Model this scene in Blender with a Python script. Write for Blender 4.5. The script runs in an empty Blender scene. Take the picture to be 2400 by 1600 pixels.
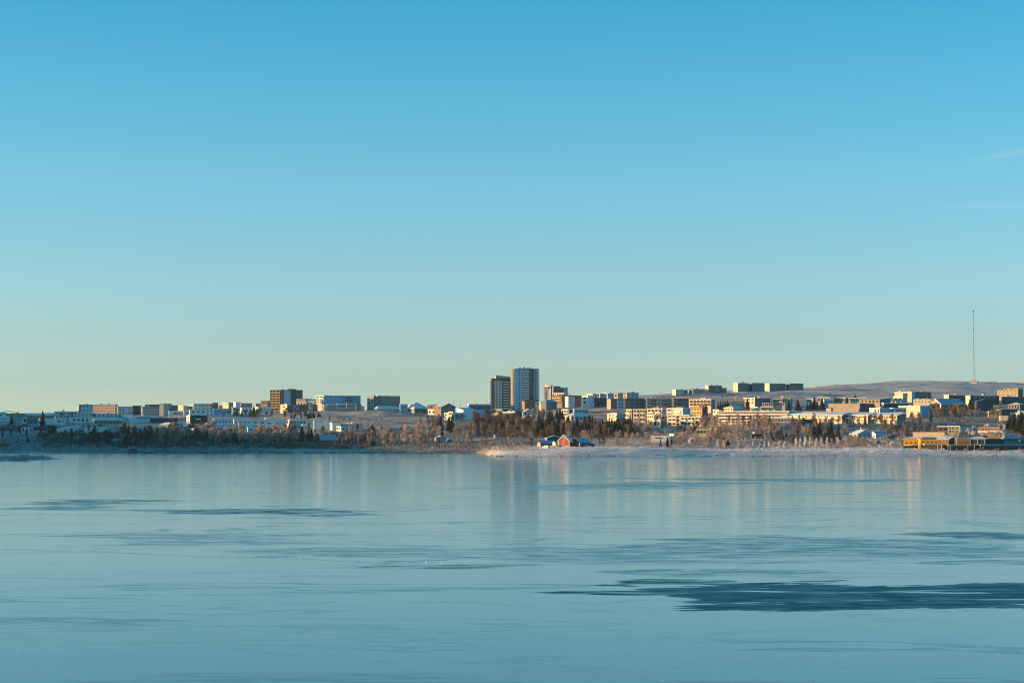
import bpy, math, random
import numpy as np
from mathutils import Matrix, Vector
random.seed(7); np.random.seed(7)
scene = bpy.context.scene
COL = scene.collection
R = math.radians

# ------------------------------------------------------------------ camera
LENS, CAM_H = 70.0, 12.0
K = 36.0 / LENS / 2400.0                       # tangent per photograph pixel
PITCH = math.atan(210.5 * K)
cam = bpy.data.cameras.new('camera'); cam.lens = LENS; cam.sensor_width = 36
cam.clip_start = 1.0; cam.clip_end = 20000
camo = bpy.data.objects.new('camera', cam); COL.objects.link(camo)
camo.location = (0, 0, CAM_H); camo.rotation_euler = (math.pi/2 + PITCH, 0, 0)
scene.camera = camo
scene.render.resolution_x, scene.render.resolution_y = 1024, 682

# ------------------------------------------------------------------ sky, sun, exposure
SUN_EL, SUN_PHI = R(4.6), R(85)                # sun low on the left, a little to the camera's side
to_sun = Vector((-math.sin(SUN_PHI)*math.cos(SUN_EL), -math.cos(SUN_PHI)*math.cos(SUN_EL), math.sin(SUN_EL)))
world = bpy.data.worlds.new('World'); scene.world = world; world.use_nodes = True
wn, wl = world.node_tree.nodes, world.node_tree.links
for n in list(wn): wn.remove(n)
sky = wn.new('ShaderNodeTexSky'); sky.sky_type = 'NISHITA'; sky.sun_disc = False
sky.sun_elevation = SUN_EL
sky.sun_rotation = math.atan2(to_sun.x, to_sun.y)
sky.air_density = 1.0; sky.dust_density = 0.6; sky.ozone_density = 3.0
tc = wn.new('ShaderNodeTexCoord'); sep = wn.new('ShaderNodeSeparateXYZ')
wl.new(tc.outputs['Generated'], sep.inputs[0])
mx = wn.new('ShaderNodeMath'); mx.operation = 'MAXIMUM'; mx.inputs[1].default_value = 0.0
wl.new(sep.outputs['Z'], mx.inputs[0])
pw = wn.new('ShaderNodeMath'); pw.operation = 'POWER'; pw.inputs[1].default_value = 0.5
wl.new(mx.outputs[0], pw.inputs[0])
grade = wn.new('ShaderNodeValToRGB'); wl.new(pw.outputs[0], grade.inputs[0])
#GRADE_BEGIN
GRADE_SCALE = 4.248
GRADE = [(0.0, (0.3919, 0.5521, 0.9507)), (0.0934, (0.3786, 0.5521, 1.0)), (0.1535, (0.2733, 0.3753, 0.6827)), (0.213, (0.2487, 0.3101, 0.4658)), (0.2952, (0.2186, 0.2939, 0.3666)), (0.3613, (0.1786, 0.2882, 0.3266)), (0.4146, (0.1268, 0.2784, 0.3038)), (0.4597, (0.085, 0.2699, 0.2919)), (0.5848, (0.0476, 0.2639, 0.2693)), (0.7071, (0.0391, 0.2564, 0.2591)), (0.8752, (0.0417, 0.2867, 0.2843)), (1.0, (0.0483, 0.3331, 0.3208))]
#GRADE_END
els = grade.color_ramp.elements
while len(els) > 1: els.remove(els[-1])
for i, (p, c) in enumerate(GRADE):
    e = els[0] if i == 0 else els.new(p)
    e.position = p; e.color = (*c, 1)
mul = wn.new('ShaderNodeMix'); mul.data_type = 'RGBA'; mul.blend_type = 'MULTIPLY'; mul.inputs['Factor'].default_value = 1
wl.new(sky.outputs[0], mul.inputs['A']); wl.new(grade.outputs[0], mul.inputs['B'])
bg = wn.new('ShaderNodeBackground'); bg.inputs['Strength'].default_value = 0.15
out = wn.new('ShaderNodeOutputWorld')
sc_ = wn.new('ShaderNodeVectorMath'); sc_.operation = 'SCALE'; sc_.inputs['Scale'].default_value = GRADE_SCALE
wl.new(mul.outputs['Result'], sc_.inputs[0])
cap = wn.new('ShaderNodeVectorMath'); cap.operation = 'MINIMUM'; cap.inputs[1].default_value = (5, 5, 5)
wl.new(sc_.outputs[0], cap.inputs[0])
# two faint cirrus wisps
def wmath(op, a, b=None):
    n = wn.new('ShaderNodeMath'); n.operation = op
    for i, v in enumerate((a, b)):
        if v is None: continue
        if isinstance(v, (int, float)): n.inputs[i].default_value = v
        else: wl.new(v, n.inputs[i])
    return n.outputs[0]
az = wmath('ARCTAN2', sep.outputs['X'], sep.outputs['Y']); el = wmath('ARCSINE', sep.outputs['Z'])
wnz = wn.new('ShaderNodeTexNoise'); wnz.inputs['Scale'].default_value = 60; wnz.inputs['Detail'].default_value = 6
wmp = wn.new('ShaderNodeMapping'); wmp.inputs['Scale'].default_value = (.35, .35, 2.2); wl.new(tc.outputs['Generated'], wmp.inputs['Vector']); wl.new(wmp.outputs[0], wnz.inputs['Vector'])
wisp = None
for a0, e0, sa, se, tilt, k in ((R(14.3), R(7.75), R(1.0), R(.10), .16, .30), (R(13.4), R(6.28), R(1.3), R(.07), -.03, .2)):
    da = wmath('SUBTRACT', az, a0)
    de = wmath('SUBTRACT', wmath('SUBTRACT', el, e0), wmath('MULTIPLY', da, tilt))
    q = wmath('ADD', wmath('POWER', wmath('ABSOLUTE', wmath('DIVIDE', da, sa)), 2), wmath('POWER', wmath('ABSOLUTE', wmath('DIVIDE', de, se)), 2))
    g = wmath('MULTIPLY', wmath('MULTIPLY', wmath('POWER', 2.718, wmath('MULTIPLY', q, -1)), wnz.outputs['Fac']), k)
    wisp = g if wisp is None else wmath('ADD', wisp, g)
wmix = wn.new('ShaderNodeMix'); wmix.data_type = 'RGBA'; wl.new(wisp, wmix.inputs['Factor'])
wl.new(cap.outputs[0], wmix.inputs['A']); wmix.inputs['B'].default_value = (2.1, 2.5, 2.5, 1)
wl.new(wmix.outputs['Result'], bg.inputs['Color']); wl.new(bg.outputs[0], out.inputs['Surface'])

sl = bpy.data.lights.new('sun', 'SUN'); sl.energy = 4.8; sl.angle = R(0.55); sl.color = (1.0, 0.57, 0.21)
so = bpy.data.objects.new('sun', sl); COL.objects.link(so)
so.rotation_euler = (-to_sun).to_track_quat('-Z', 'Y').to_euler()
so.location = to_sun * 3000

vs = scene.view_settings
vs.view_transform = 'Standard'; vs.look = 'None'; vs.exposure = 1.0; vs.gamma = 1.0
scene.cycles.use_denoising = True
scene.cycles.filter_width = 1.05
scene.cycles.max_bounces = 6; scene.cycles.diffuse_bounces = 3; scene.cycles.glossy_bounces = 3
scene.cycles.sample_clamp_indirect = 4.0

# ------------------------------------------------------------------ photograph pixel <-> place
cT, sT = math.cos(PITCH), math.sin(PITCH)
def ray(px, py):
    """X and Z per metre of depth Y of the line of sight through a photograph pixel."""
    u, v = (px - 1200) * K, (800 - py) * K
    y = cT - v * sT
    return u / y, (sT + v * cT) / y
def z_at(py, D): return CAM_H + ray(1200, py)[1] * D
def x_at(px, py, D): return ray(px, py)[0] * D
def px_of(X, Y): return 1200 + X / np.maximum(Y, 1.0) / K

# ------------------------------------------------------------------ the lie of the land
# per bearing: (distance, photograph row at which the ground lies there)
B0 = [(1100, 1061.3), (1112, 1057), (1200, 1047)]
B1 = [(960, 1063.5), (990, 1053)]
COLS = {
  -500: B0 + [(1350, 1022), (1550, 1000), (1800, 983), (2100, 972), (2400, 970)],
     0: B0 + [(1350, 1024), (1550, 1001), (1800, 983), (2100, 972), (2400, 970)],
   300: B0 + [(1350, 1022), (1550, 1000), (1800, 981), (2050, 968), (2300, 966)],
   600: B0 + [(1350, 1022), (1500, 1006), (1700, 988), (1900, 972), (2050, 964), (2300, 962)],
   900: B0 + [(1350, 1024), (1500, 1003), (1700, 980), (1850, 966), (1950, 963), (2300, 966)],
  1060: B0 + [(1350, 1024), (1500, 1002), (1650, 984), (1900, 975), (2200, 975)],
  1120: B0 + [(1350, 1022), (1500, 1000), (1650, 986), (1900, 978), (2200, 978)],
  1132: [(1060, 1063.2), (1075, 1057), (1200, 1045), (1350, 1020), (1500, 1000), (1650, 987), (1900, 978), (2200, 978)],
  1150: [(985, 1067.3), (1000, 1061), (1060, 1052), (1200, 1044), (1350, 1019), (1500, 998), (1700, 986), (2200, 980)],
  1168: [(945, 1070.2), (960, 1063.5), (1000, 1052), (1060, 1049), (1200, 1043), (1350, 1017), (1500, 996), (1700, 985), (2200, 980)],
  1240: [(940, 1070.6), (950, 1063.5), (970, 1052), (1060, 1048), (1200, 1042), (1320, 1018), (1420, 1003), (1550, 992), (1700, 982), (1850, 966), (2000, 960), (2200, 958)],
  1330: [(936, 1071.0), (944, 1062), (958, 1050), (985, 1045.6), (1060, 1045), (1180, 1040), (1280, 1020), (1400, 1002), (1550, 986), (1700, 970), (1850, 956), (1950, 948), (2200, 945)],
  1500: [(944, 1070.4), (950, 1061), (959, 1051), (1050, 1046), (1150, 1038), (1250, 1020), (1350, 1000), (1450, 985), (1600, 972), (1800, 955), (2000, 938), (2200, 929), (2400, 927)],
  1650: [(950, 1070.0), (956, 1062), (964, 1055), (1050, 1050), (1150, 1034), (1250, 1012), (1330, 998), (1450, 982), (1600, 968), (1800, 950), (2000, 935), (2150, 922.5), (2400, 917)],
  1800: [(953, 1069.6), (958, 1063), (966, 1057), (1050, 1050), (1150, 1034), (1205, 1012), (1238, 992), (1330, 987), (1450, 974), (1600, 960), (1800, 945), (2000, 932), (2300, 916), (2600, 913)],
  1880: [(953, 1069.6), (958, 1063), (966, 1057), (1050, 1050), (1150, 1034), (1205, 1012), (1238, 992.5), (1330, 989), (1450, 975), (1600, 962), (1800, 947), (2000, 934), (2300, 913), (2500, 908)],
  1960: [(954, 1069.5), (959, 1063), (967, 1057), (1050, 1049), (1150, 1032), (1200, 1012), (1235, 993.5), (1330, 991), (1450, 976), (1600, 962), (1800, 945), (2000, 935), (2300, 912), (2550, 902)],
  2100: [(955, 1069.4), (961, 1062), (970, 1053.5), (1050, 1047), (1150, 1028), (1200, 1012), (1235, 993.5), (1330, 991), (1450, 976), (1600, 961), (1800, 946), (2000, 936), (2400, 907), (2650, 894.5), (2850, 895)],
  2250: [(956, 1069.2), (966, 1063), (985, 1054.5), (1050, 1051), (1150, 1021), (1250, 1003), (1400, 980), (1600, 957), (1800, 941), (2000, 931), (2400, 907), (2700, 894), (2900, 894)],
  2400: [(956, 1069.2), (966, 1063), (985, 1054.5), (1050, 1050), (1150, 1020), (1250, 1003), (1400, 978), (1600, 957), (1800, 941), (2000, 932), (2400, 910), (2700, 898.5), (2900, 898)],
  3000: [(956, 1069.2), (966, 1063), (985, 1054.5), (1050, 1050), (1150, 1020), (1400, 980), (1600, 960), (1800, 945), (2000, 936), (2400, 915), (2700, 905), (2900, 904)],
}
_cx = sorted(COLS)
_DG = np.arange(880.0, 9001.0, 4.0)
def _profile(c):
    pts = COLS[c]
    d0 = pts[0][0]
    D = [800, d0 - 45, d0 - 6, d0] + [p[0] for p in pts[1:]]
    Z = [-4, -3.5, -0.5, 0.02] + [z_at(p[1], p[0]) for p in pts[1:]]
    D += [D[-1] + 300, D[-1] + 900, 9500]; Z += [Z[-1] - 2, Z[-1] - 20, 0]
    return np.interp(_DG, D, Z)
_PROF = np.array([_profile(c) for c in _cx])
_kern = np.hanning(13); _kern /= _kern.sum()
_sm = np.array([np.convolve(np.pad(p, 6, mode='edge'), _kern, 'valid') for p in _PROF])
_w = np.clip((_DG - 1150) / 120, 0, 1)                     # the shore keeps its crisp bank
_PROF = _PROF * (1 - _w) + _sm * _w

def _hash(i, j, s): 
    n = np.sin(i * 127.1 + j * 311.7 + s * 74.7) * 43758.5453
    return n - np.floor(n)
def noise2(x, y, s=0.0):
    xi, yi = np.floor(x), np.floor(y); fx, fy = x - xi, y - yi
    fx = fx * fx * (3 - 2 * fx); fy = fy * fy * (3 - 2 * fy)
    a = _hash(xi, yi, s) * (1 - fx) + _hash(xi + 1, yi, s) * fx
    b = _hash(xi, yi + 1, s) * (1 - fx) + _hash(xi + 1, yi + 1, s) * fx
    return (a * (1 - fy) + b * fy) * 2 - 1

def height(X, Y):
    X = np.asarray(X, float); Y = np.asarray(Y, float)
    px = np.clip(px_of(X, Y), _cx[0] + 1, _cx[-1] - 1)
    ci = np.clip(np.searchsorted(_cx, px) - 1, 0, len(_cx) - 2)
    ca = np.array(_cx, float)[ci]; cb = np.array(_cx, float)[ci + 1]
    t = (px - ca) / (cb - ca); 
    d = (np.clip(Y, 880, 8999) - 880) / 4.0; di = np.clip(d.astype(int), 0, len(_DG) - 2); f = d - di
    za = _PROF[ci, di] * (1 - f) + _PROF[ci, di + 1] * f
    zb = _PROF[ci + 1, di] * (1 - f) + _PROF[ci + 1, di + 1] * f
    z = za * (1 - t) + zb * t
    z = np.where(Y < 880, -4.0, z)
    # small islet standing off the shore
    q = ((X + 262) / 66.0) ** 2 + ((Y - 835) / 62.0) ** 2
    q = q + 0.35 * noise2(X / 14, Y / 14, 3)
    z = np.maximum(z, np.where(q < 1.6, 3.0 * (1 - q), -4))
    # unseen ridge outside the view, shaped to keep the sun off near-shore houses
    H = np.interp(Y, [150, 350, 600, 900, 1140, 1500, 1900, 2300, 2900, 3600], [0, 14, 22, 30, 36, 45, 57, 62, 52, 18])
    xr = -(0.2571 * Y + 235)
    g = np.exp(-((X - xr) / 95.0) ** 2)
    g = np.where(X < xr, np.maximum(g, 0.8), g)
    H = H + 4 * noise2(X / 60, Y / 60, 5) + 2 * noise2(X / 21, Y / 21, 6)
    z = np.where(g > 0.02, np.maximum(z, np.maximum(H, 0) * g - 3.2 * (1 - g)), z)
    # the bank the photograph was taken from
    nb = np.clip((46 - Y) / 40.0, 0, 1); nb = nb * nb * (3 - 2 * nb)
    z = np.where(Y < 85, -4 + nb * 14.2, z)
    # relief
    land = np.clip((z - 0.1) / 2.0, 0, 1)
    far = np.clip((Y - 1100) / 700, 0, 1)
    z = z + land * (0.22 * noise2(X / 5, Y / 6, 1) + (0.35 + 0.5 * far) * noise2(X / 23, Y / 27, 2) + 1.3 * far * noise2(X / 85, Y / 90, 4))
    return z
def h1(x, y): return float(height(np.array([x]), np.array([y]))[0])
_march = np.arange(740.0, 3300.0, 3.0)
def ground_at(px, py, dmin=0):
    """where the line of sight through a pixel meets the ground"""
    a, b = ray(px, py)
    m = _march[_march >= dmin]
    d = CAM_H + b * m - height(a * m, m)
    i = np.argmax(d <= 0)
    if d[i] > 0: i = int(np.argmin(d))
    return a * m[i], m[i]

# ------------------------------------------------------------------ materials
MATS = {}
def nodes_of(m):
    m.use_nodes = True; nt = m.node_tree
    b = nt.nodes['Principled BSDF']
    return nt, nt.nodes, nt.links, b
def noise_node(nt, scale, detail=4, rough=0.6, coord=None, vec_scale=None):
    n = nt.nodes.new('ShaderNodeTexNoise'); n.inputs['Scale'].default_value = scale
    n.inputs['Detail'].default_value = detail; n.inputs['Roughness'].default_value = rough
    if coord is None:
        g = nt.nodes.new('ShaderNodeNewGeometry'); coord = g.outputs['Position']
    if vec_scale:
        mp = nt.nodes.new('ShaderNodeMapping'); mp.inputs['Scale'].default_value = vec_scale
        nt.links.new(coord, mp.inputs['Vector']); coord = mp.outputs[0]
    nt.links.new(coord, n.inputs['Vector'])
    return n
def ramp_node(nt, fac, stops):
    r = nt.nodes.new('ShaderNodeValToRGB'); e = r.color_ramp.elements
    while len(e) > 1: e.remove(e[-1])
    for i, (p, c) in enumerate(stops):
        x = e[0] if i == 0 else e.new(p)
        x.position = p; x.color = (*c, 1)
    nt.links.new(fac, r.inputs[0]); return r
def mat(name, c, rough=0.75, var=0.12, scale=0.6, per_object=0.0, spec=0.3):
    """painted, plastered or wooden surface: base colour with uneven weathering"""
    if name in MATS: return MATS[name]
    m = bpy.data.materials.new(name); MATS[name] = m
    nt, N, Lk, b = nodes_of(m)
    n = noise_node(nt, scale, 5, 0.65)
    lo = tuple(max(0, x * (1 - var * 1.6)) for x in c); hi = tuple(min(1, x * (1 + var)) for x in c)
    r = ramp_node(nt, n.outputs['Fac'], [(0.3, lo), (0.7, hi)])
    col = r.outputs[0]
    if per_object:
        oi = N.new('ShaderNodeObjectInfo'); hs = N.new('ShaderNodeHueSaturation')
        mr = N.new('ShaderNodeMapRange'); mr.inputs['To Min'].default_value = 1 - per_object; mr.inputs['To Max'].default_value = 1 + per_object
        Lk.new(oi.outputs['Random'], mr.inputs['Value']); Lk.new(mr.outputs[0], hs.inputs['Value'])
        Lk.new(col, hs.inputs['Color']); col = hs.outputs[0]
    Lk.new(col, b.inputs['Base Color'])
    b.inputs['Roughness'].default_value = rough; b.inputs['Specular IOR Level'].default_value = spec
    return m
def glass_mat(name, c=(0.015, 0.02, 0.025)):
    if name in MATS: return MATS[name]
    m = bpy.data.materials.new(name); MATS[name] = m
    nt, N, Lk, b = nodes_of(m)
    oi = N.new('ShaderNodeObjectInfo')
    r = ramp_node(nt, oi.outputs['Random'], [(0.0, tuple(x * 0.5 for x in c)), (0.7, c), (0.9, tuple(x * 3.5 for x in c)), (1.0, (0.16, 0.13, 0.10))])
    Lk.new(r.outputs[0], b.inputs['Base Color'])
    b.inputs['Roughness'].default_value = 0.06; b.inputs['IOR'].default_value = 1.5
    return m

def ground_material():
    m = bpy.data.materials.new('frosted_heath'); nt, N, Lk, b = nodes_of(m)
    big = noise_node(nt, 0.012, 5, 0.6); mid = noise_node(nt, 0.09, 6, 0.7); fine = noise_node(nt, 0.8, 5, 0.75)
    a = N.new('ShaderNodeMath'); a.operation = 'MULTIPLY_ADD'; a.inputs[1].default_value = 0.75
    Lk.new(mid.outputs['Fac'], a.inputs[0])
    h = N.new('ShaderNodeMath'); h.operation = 'MULTIPLY'; h.inputs[1].default_value = 0.40
    Lk.new(big.outputs['Fac'], h.inputs[0]); Lk.new(h.outputs[0], a.inputs[2])
    c = N.new('ShaderNodeMath'); c.operation = 'MULTIPLY_ADD'; c.inputs[1].default_value = 0.6; 
    Lk.new(fine.outputs['Fac'], c.inputs[0]); 
    d = N.new('ShaderNodeMath'); d.operation = 'SUBTRACT'; d.inputs[1].default_value = 0.37
    Lk.new(a.outputs[0], d.inputs[0]); Lk.new(d.outputs[0], c.inputs[2])
    sp = N.new('ShaderNodeSeparateXYZ'); gg = N.new('ShaderNodeNewGeometry'); Lk.new(gg.outputs['Position'], sp.inputs[0])
    lw = N.new('ShaderNodeMapRange'); lw.inputs['From Min'].default_value = 1060; lw.inputs['From Max'].default_value = 1000; lw.inputs['To Max'].default_value = .30
    Lk.new(sp.outputs['Y'], lw.inputs['Value'])          # the lawns on the shore hold thicker frost
    hw_ = N.new('ShaderNodeMapRange'); hw_.inputs['From Min'].default_value = 1800; hw_.inputs['From Max'].default_value = 2200; hw_.inputs['To Max'].default_value = .09
    Lk.new(sp.outputs['Y'], hw_.inputs['Value'])         # and so does the open heath on the hill
    c2 = N.new('ShaderNodeMath'); c2.operation = 'ADD'; Lk.new(c.outputs[0], c2.inputs[0]); Lk.new(lw.outputs[0], c2.inputs[1])
    c3 = N.new('ShaderNodeMath'); c3.operation = 'ADD'; Lk.new(c2.outputs[0], c3.inputs[0]); Lk.new(hw_.outputs[0], c3.inputs[1]); c = c3
    r = ramp_node(nt, c.outputs[0], [(0.28, (0.09, 0.065, 0.055)), (0.40, (0.23, 0.165, 0.135)), (0.49, (0.42, 0.335, 0.295)), (0.60, (0.60, 0.51, 0.475)), (0.76, (0.80, 0.79, 0.785))])
    Lk.new(r.outputs[0], b.inputs['Base Color']); b.inputs['Roughness'].default_value = 0.9
    b.inputs['Specular IOR Level'].default_value = 0.1
    bp = N.new('ShaderNodeBump'); bp.inputs['Distance'].default_value = 1.5; bp.inputs['Strength'].default_value = 1.0
    Lk.new(fine.outputs['Fac'], bp.inputs['Height']); Lk.new(bp.outputs[0], b.inputs['Normal'])
    return m

def add_mesh(name, verts, faces, material, parent=None, smooth=False, mats=None, midx=None):
    me = bpy.data.meshes.new(name); me.from_pydata(verts, [], faces); me.update()
    for mm in (mats or [material]): me.materials.append(mm)
    if midx is not None: me.polygons.foreach_set('material_index', np.array(midx, dtype=np.int32))
    if smooth: me.polygons.foreach_set('use_smooth', np.ones(len(me.polygons), dtype=bool))
    o = bpy.data.objects.new(name, me); COL.objects.link(o)
    if parent is not None: o.parent = parent
    return o
def tag(o, label=None, cat=None, group=None, kind=None):
    if label: o['label'] = label
    if cat: o['category'] = cat
    if group: o['group'] = group
    if kind: o['kind'] = kind
    return o
def grid_mesh(name, xs, ys, zfun, material, smooth=True):
    X, Y = np.meshgrid(xs, ys); Z = zfun(X, Y)
    nx, ny = len(xs), len(ys)
    me = bpy.data.meshes.new(name)
    me.vertices.add(nx * ny)
    me.vertices.foreach_set('co', np.stack([X, Y, Z], -1).astype(np.float32).ravel())
    i = (np.arange(ny - 1)[:, None] * nx + np.arange(nx - 1)[None, :]).ravel()
    q = np.stack([i, i + 1, i + 1 + nx, i + nx], -1).astype(np.int32)
    me.loops.add(q.size); me.loops.foreach_set('vertex_index', q.ravel())
    me.polygons.add(len(q)); me.polygons.foreach_set('loop_start', np.arange(0, q.size, 4, dtype=np.int32))
    me.polygons.foreach_set('loop_total', np.full(len(q), 4, dtype=np.int32))
    if smooth: me.polygons.foreach_set('use_smooth', np.ones(len(q), dtype=bool))
    me.update(calc_edges=True); me.materials.append(material)
    o = bpy.data.objects.new(name, me); COL.objects.link(o); return o

gm = ground_material()
xs = np.unique(np.concatenate([np.linspace(-9000, -1500, 16), np.linspace(-1500, -600, 46), np.arange(-600, 800, 4.0), np.linspace(800, 1500, 36), np.linspace(1500, 9000, 16)]))
ys = np.unique(np.concatenate([np.linspace(-3000, 0, 9), np.linspace(0, 90, 16), np.linspace(100, 700, 31), np.arange(700, 900, 5.0), np.arange(900, 1250, 2.5), np.arange(1250, 2000, 6.0), np.arange(2000, 3000, 10.0), np.linspace(3000, 9000, 25)]))
gobj = tag(grid_mesh('ground', xs, ys, height, gm), kind='structure')

# ------------------------------------------------------------------ frozen lake
def ice_material():
    m = bpy.data.materials.new('lake_ice'); nt, N, Lk, b = nodes_of(m)
    g = N.new('ShaderNodeNewGeometry'); P = g.outputs['Position']
    def math_(op, a, bb=None, c=None):
        n = N.new('ShaderNodeMath'); n.operation = op
        for i, v in enumerate((a, bb, c)):
            if v is None: continue
            if isinstance(v, (int, float)): n.inputs[i].default_value = v
            else: Lk.new(v, n.inputs[i])
        return n.outputs[0]
    def sstep(v, lo, hi):
        n = N.new('ShaderNodeMapRange'); n.interpolation_type = 'SMOOTHSTEP'
        n.inputs['From Min'].default_value = lo; n.inputs['From Max'].default_value = hi
        Lk.new(v, n.inputs['Value']); return n.outputs[0]
    def noi(scale, detail, rough, sx=.5, dist=0.0, off=0.0):
        mp = N.new('ShaderNodeMapping'); mp.inputs['Scale'].default_value = (sx, 1, 1); mp.inputs['Location'].default_value = (off, off * 1.7, 0)
        mp.inputs['Rotation'].default_value = (0, 0, -.05)
        Lk.new(P, mp.inputs['Vector'])
        n = N.new('ShaderNodeTexNoise'); n.inputs['Scale'].default_value = scale; n.inputs['Detail'].default_value = detail
        n.inputs['Roughness'].default_value = rough; n.inputs['Distortion'].default_value = dist
        Lk.new(mp.outputs[0], n.inputs['Vector']); return n.outputs['Fac']
    def thread(v, w):
        """thin winding lines where a field passes its middle value"""
        return sstep(math_('ABSOLUTE', math_('SUBTRACT', v, 0.5)), w, w * .25)
    edge = noi(0.11, 9, 0.60, .45, .6); edge2 = noi(0.024, 7, 0.58, .5, .4, 40); fine = noi(1.1, 6, 0.7, .6)
    mott = noi(0.45, 8, 0.68, .4, .5, 7); zone = noi(0.03, 4, 0.55, .6, 0, 90)
    # bare or wet patches: (photograph x, row, half-width px, half-height rows, tilt rows per 100 px, strength)
    PATCH = [(1990, 1389, 430, 28, 1.5, 1.0), (2350, 1395, 380, 30, 1.0, 1.0), (1420, 1387, 190, 6, 1, 0.8), (1600, 1361, 130, 6, 0, .75),
             (205, 1177, 170, 8, 2.2, .62), (640, 1200, 280, 10, 4.2, .66), (120, 1190, 130, 4, .5, .5),
             (1470, 1138, 210, 10, 2.0, .5), (1750, 1123, 330, 4, 1.2, .5), (2300, 1254, 130, 11, -1, .6),
             (480, 1262, 330, 16, 4.0, .27), (860, 1290, 330, 14, 2.0, .27), (1900, 1275, 460, 16, -1.0, .34), (1500, 1300, 420, 18, .5, .27),
             (2220, 1292, 360, 20, -.5, .32), (1700, 1340, 280, 9, 1.0, .30), (1060, 1325, 230, 6, -1.5, .4)]
    brk = sstep(mott, 0.42, 0.60)
    total = None
    for (px, py, hw, hh, tilt, st) in PATCH:
        D = CAM_H / ((py - 1010.5) * K)
        yn = CAM_H / ((py + hh - 1010.5) * K); yf = CAM_H / ((py - hh - 1010.5) * K)
        cx, cy = (px - 1200) * K * D, (yn + yf) / 2
        rx, ry = hw * K * D, (yf - yn) / 2
        ang = math.atan(-tilt / 100.0 * (D / CAM_H))
        mp = N.new('ShaderNodeMapping'); mp.vector_type = 'TEXTURE'
        mp.inputs['Location'].default_value = (cx, cy, 0); mp.inputs['Rotation'].default_value = (0, 0, ang)
        mp.inputs['Scale'].default_value = (rx, ry, 1)
        Lk.new(P, mp.inputs['Vector'])
        ln = N.new('ShaderNodeVectorMath'); ln.operation = 'LENGTH'; Lk.new(mp.outputs[0], ln.inputs[0])
        v = math_('MULTIPLY_ADD', math_('SUBTRACT', edge, 0.5), 3.4, ln.outputs['Value'])
        v = math_('MULTIPLY_ADD', math_('SUBTRACT', edge2, 0.5), 2.2, v)
        v = math_('MULTIPLY_ADD', math_('SUBTRACT', mott, 0.5), 0.8, v)
        if st > .9:
            k = math_('MULTIPLY', sstep(v, 1.02, 0.90), math_('MULTIPLY_ADD', brk, .30, .62))
        else:
            k = math_('MULTIPLY', sstep(v, 1.05, 0.80), math_('MULTIPLY_ADD', brk, st * .85, st * .3))
        total = k if total is None else math_('MAXIMUM', total, k)
    # refrozen slivers inside the wet ground, winding seams and scratches elsewhere
    hole = math_('MULTIPLY', sstep(noi(0.24, 7, 0.60, .30, .6, 21), 0.57, 0.615), 0.9)
    total = math_('MULTIPLY', total, math_('SUBTRACT', 1.0, hole))
    sep = N.new('ShaderNodeSeparateXYZ'); Lk.new(P, sep.inputs[0])
    seam = math_('MULTIPLY', math_('MULTIPLY', thread(noi(0.022, 7, 0.62, .35, .5, 13), .012), sstep(zone, .44, .56)), .20)
    seam2 = math_('MULTIPLY', math_('MULTIPLY', thread(noi(0.075, 7, 0.60, .30, .5, 51), .014), sstep(zone, .58, .46)), .13)
    scr = math_('MULTIPLY', math_('MULTIPLY', sstep(noi(0.9, 7, 0.66, .28, .4, 5), 0.60, 0.68), sstep(noi(0.10, 5, 0.6, .5, 0, 33), .50, .60)), .20)
    wash = math_('MULTIPLY', math_('MULTIPLY', sstep(noi(0.05, 8, 0.66, .35, .5, 71), 0.54, 0.66), brk), .07)
    total = math_('MAXIMUM', math_('MAXIMUM', total, wash), math_('MAXIMUM', scr, math_('MAXIMUM', seam, seam2)))
    Lk.new(math_('MULTIPLY_ADD', total, -0.45, 0.5), b.inputs['Specular IOR Level'])
    frc = math_('MULTIPLY_ADD', fine, .5, math_('MULTIPLY', mott, .5))
    fr = ramp_node(nt, frc, [(0.35, (0.06, 0.175, 0.165)), (0.65, (0.13, 0.29, 0.27))])
    mixc = N.new('ShaderNodeMix'); mixc.data_type = 'RGBA'
    Lk.new(total, mixc.inputs['Factor']); Lk.new(fr.outputs[0], mixc.inputs['A']); mixc.inputs['B'].default_value = (0.001, 0.085, 0.135, 1)
    Lk.new(mixc.outputs['Result'], b.inputs['Base Color'])
    ro = math_('MULTIPLY_ADD', total, 0.46, math_('MULTIPLY_ADD', frc, 0.10, 0.06))
    Lk.new(ro, b.inputs['Roughness'])
    b.inputs['IOR'].default_value = 1.31
    bp = N.new('ShaderNodeBump'); bp.inputs['Distance'].default_value = 0.02; bp.inputs['Strength'].default_value = 0.35
    Lk.new(mott, bp.inputs['Height']); Lk.new(bp.outputs[0], b.inputs['Normal'])
    return m
ice = tag(add_mesh('frozen_lake', [(-1600, 40, 0), (1600, 40, 0), (1600, 1250, 0), (-1600, 1250, 0)], [(0, 1, 2, 3)], ice_material()), kind='structure')

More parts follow.
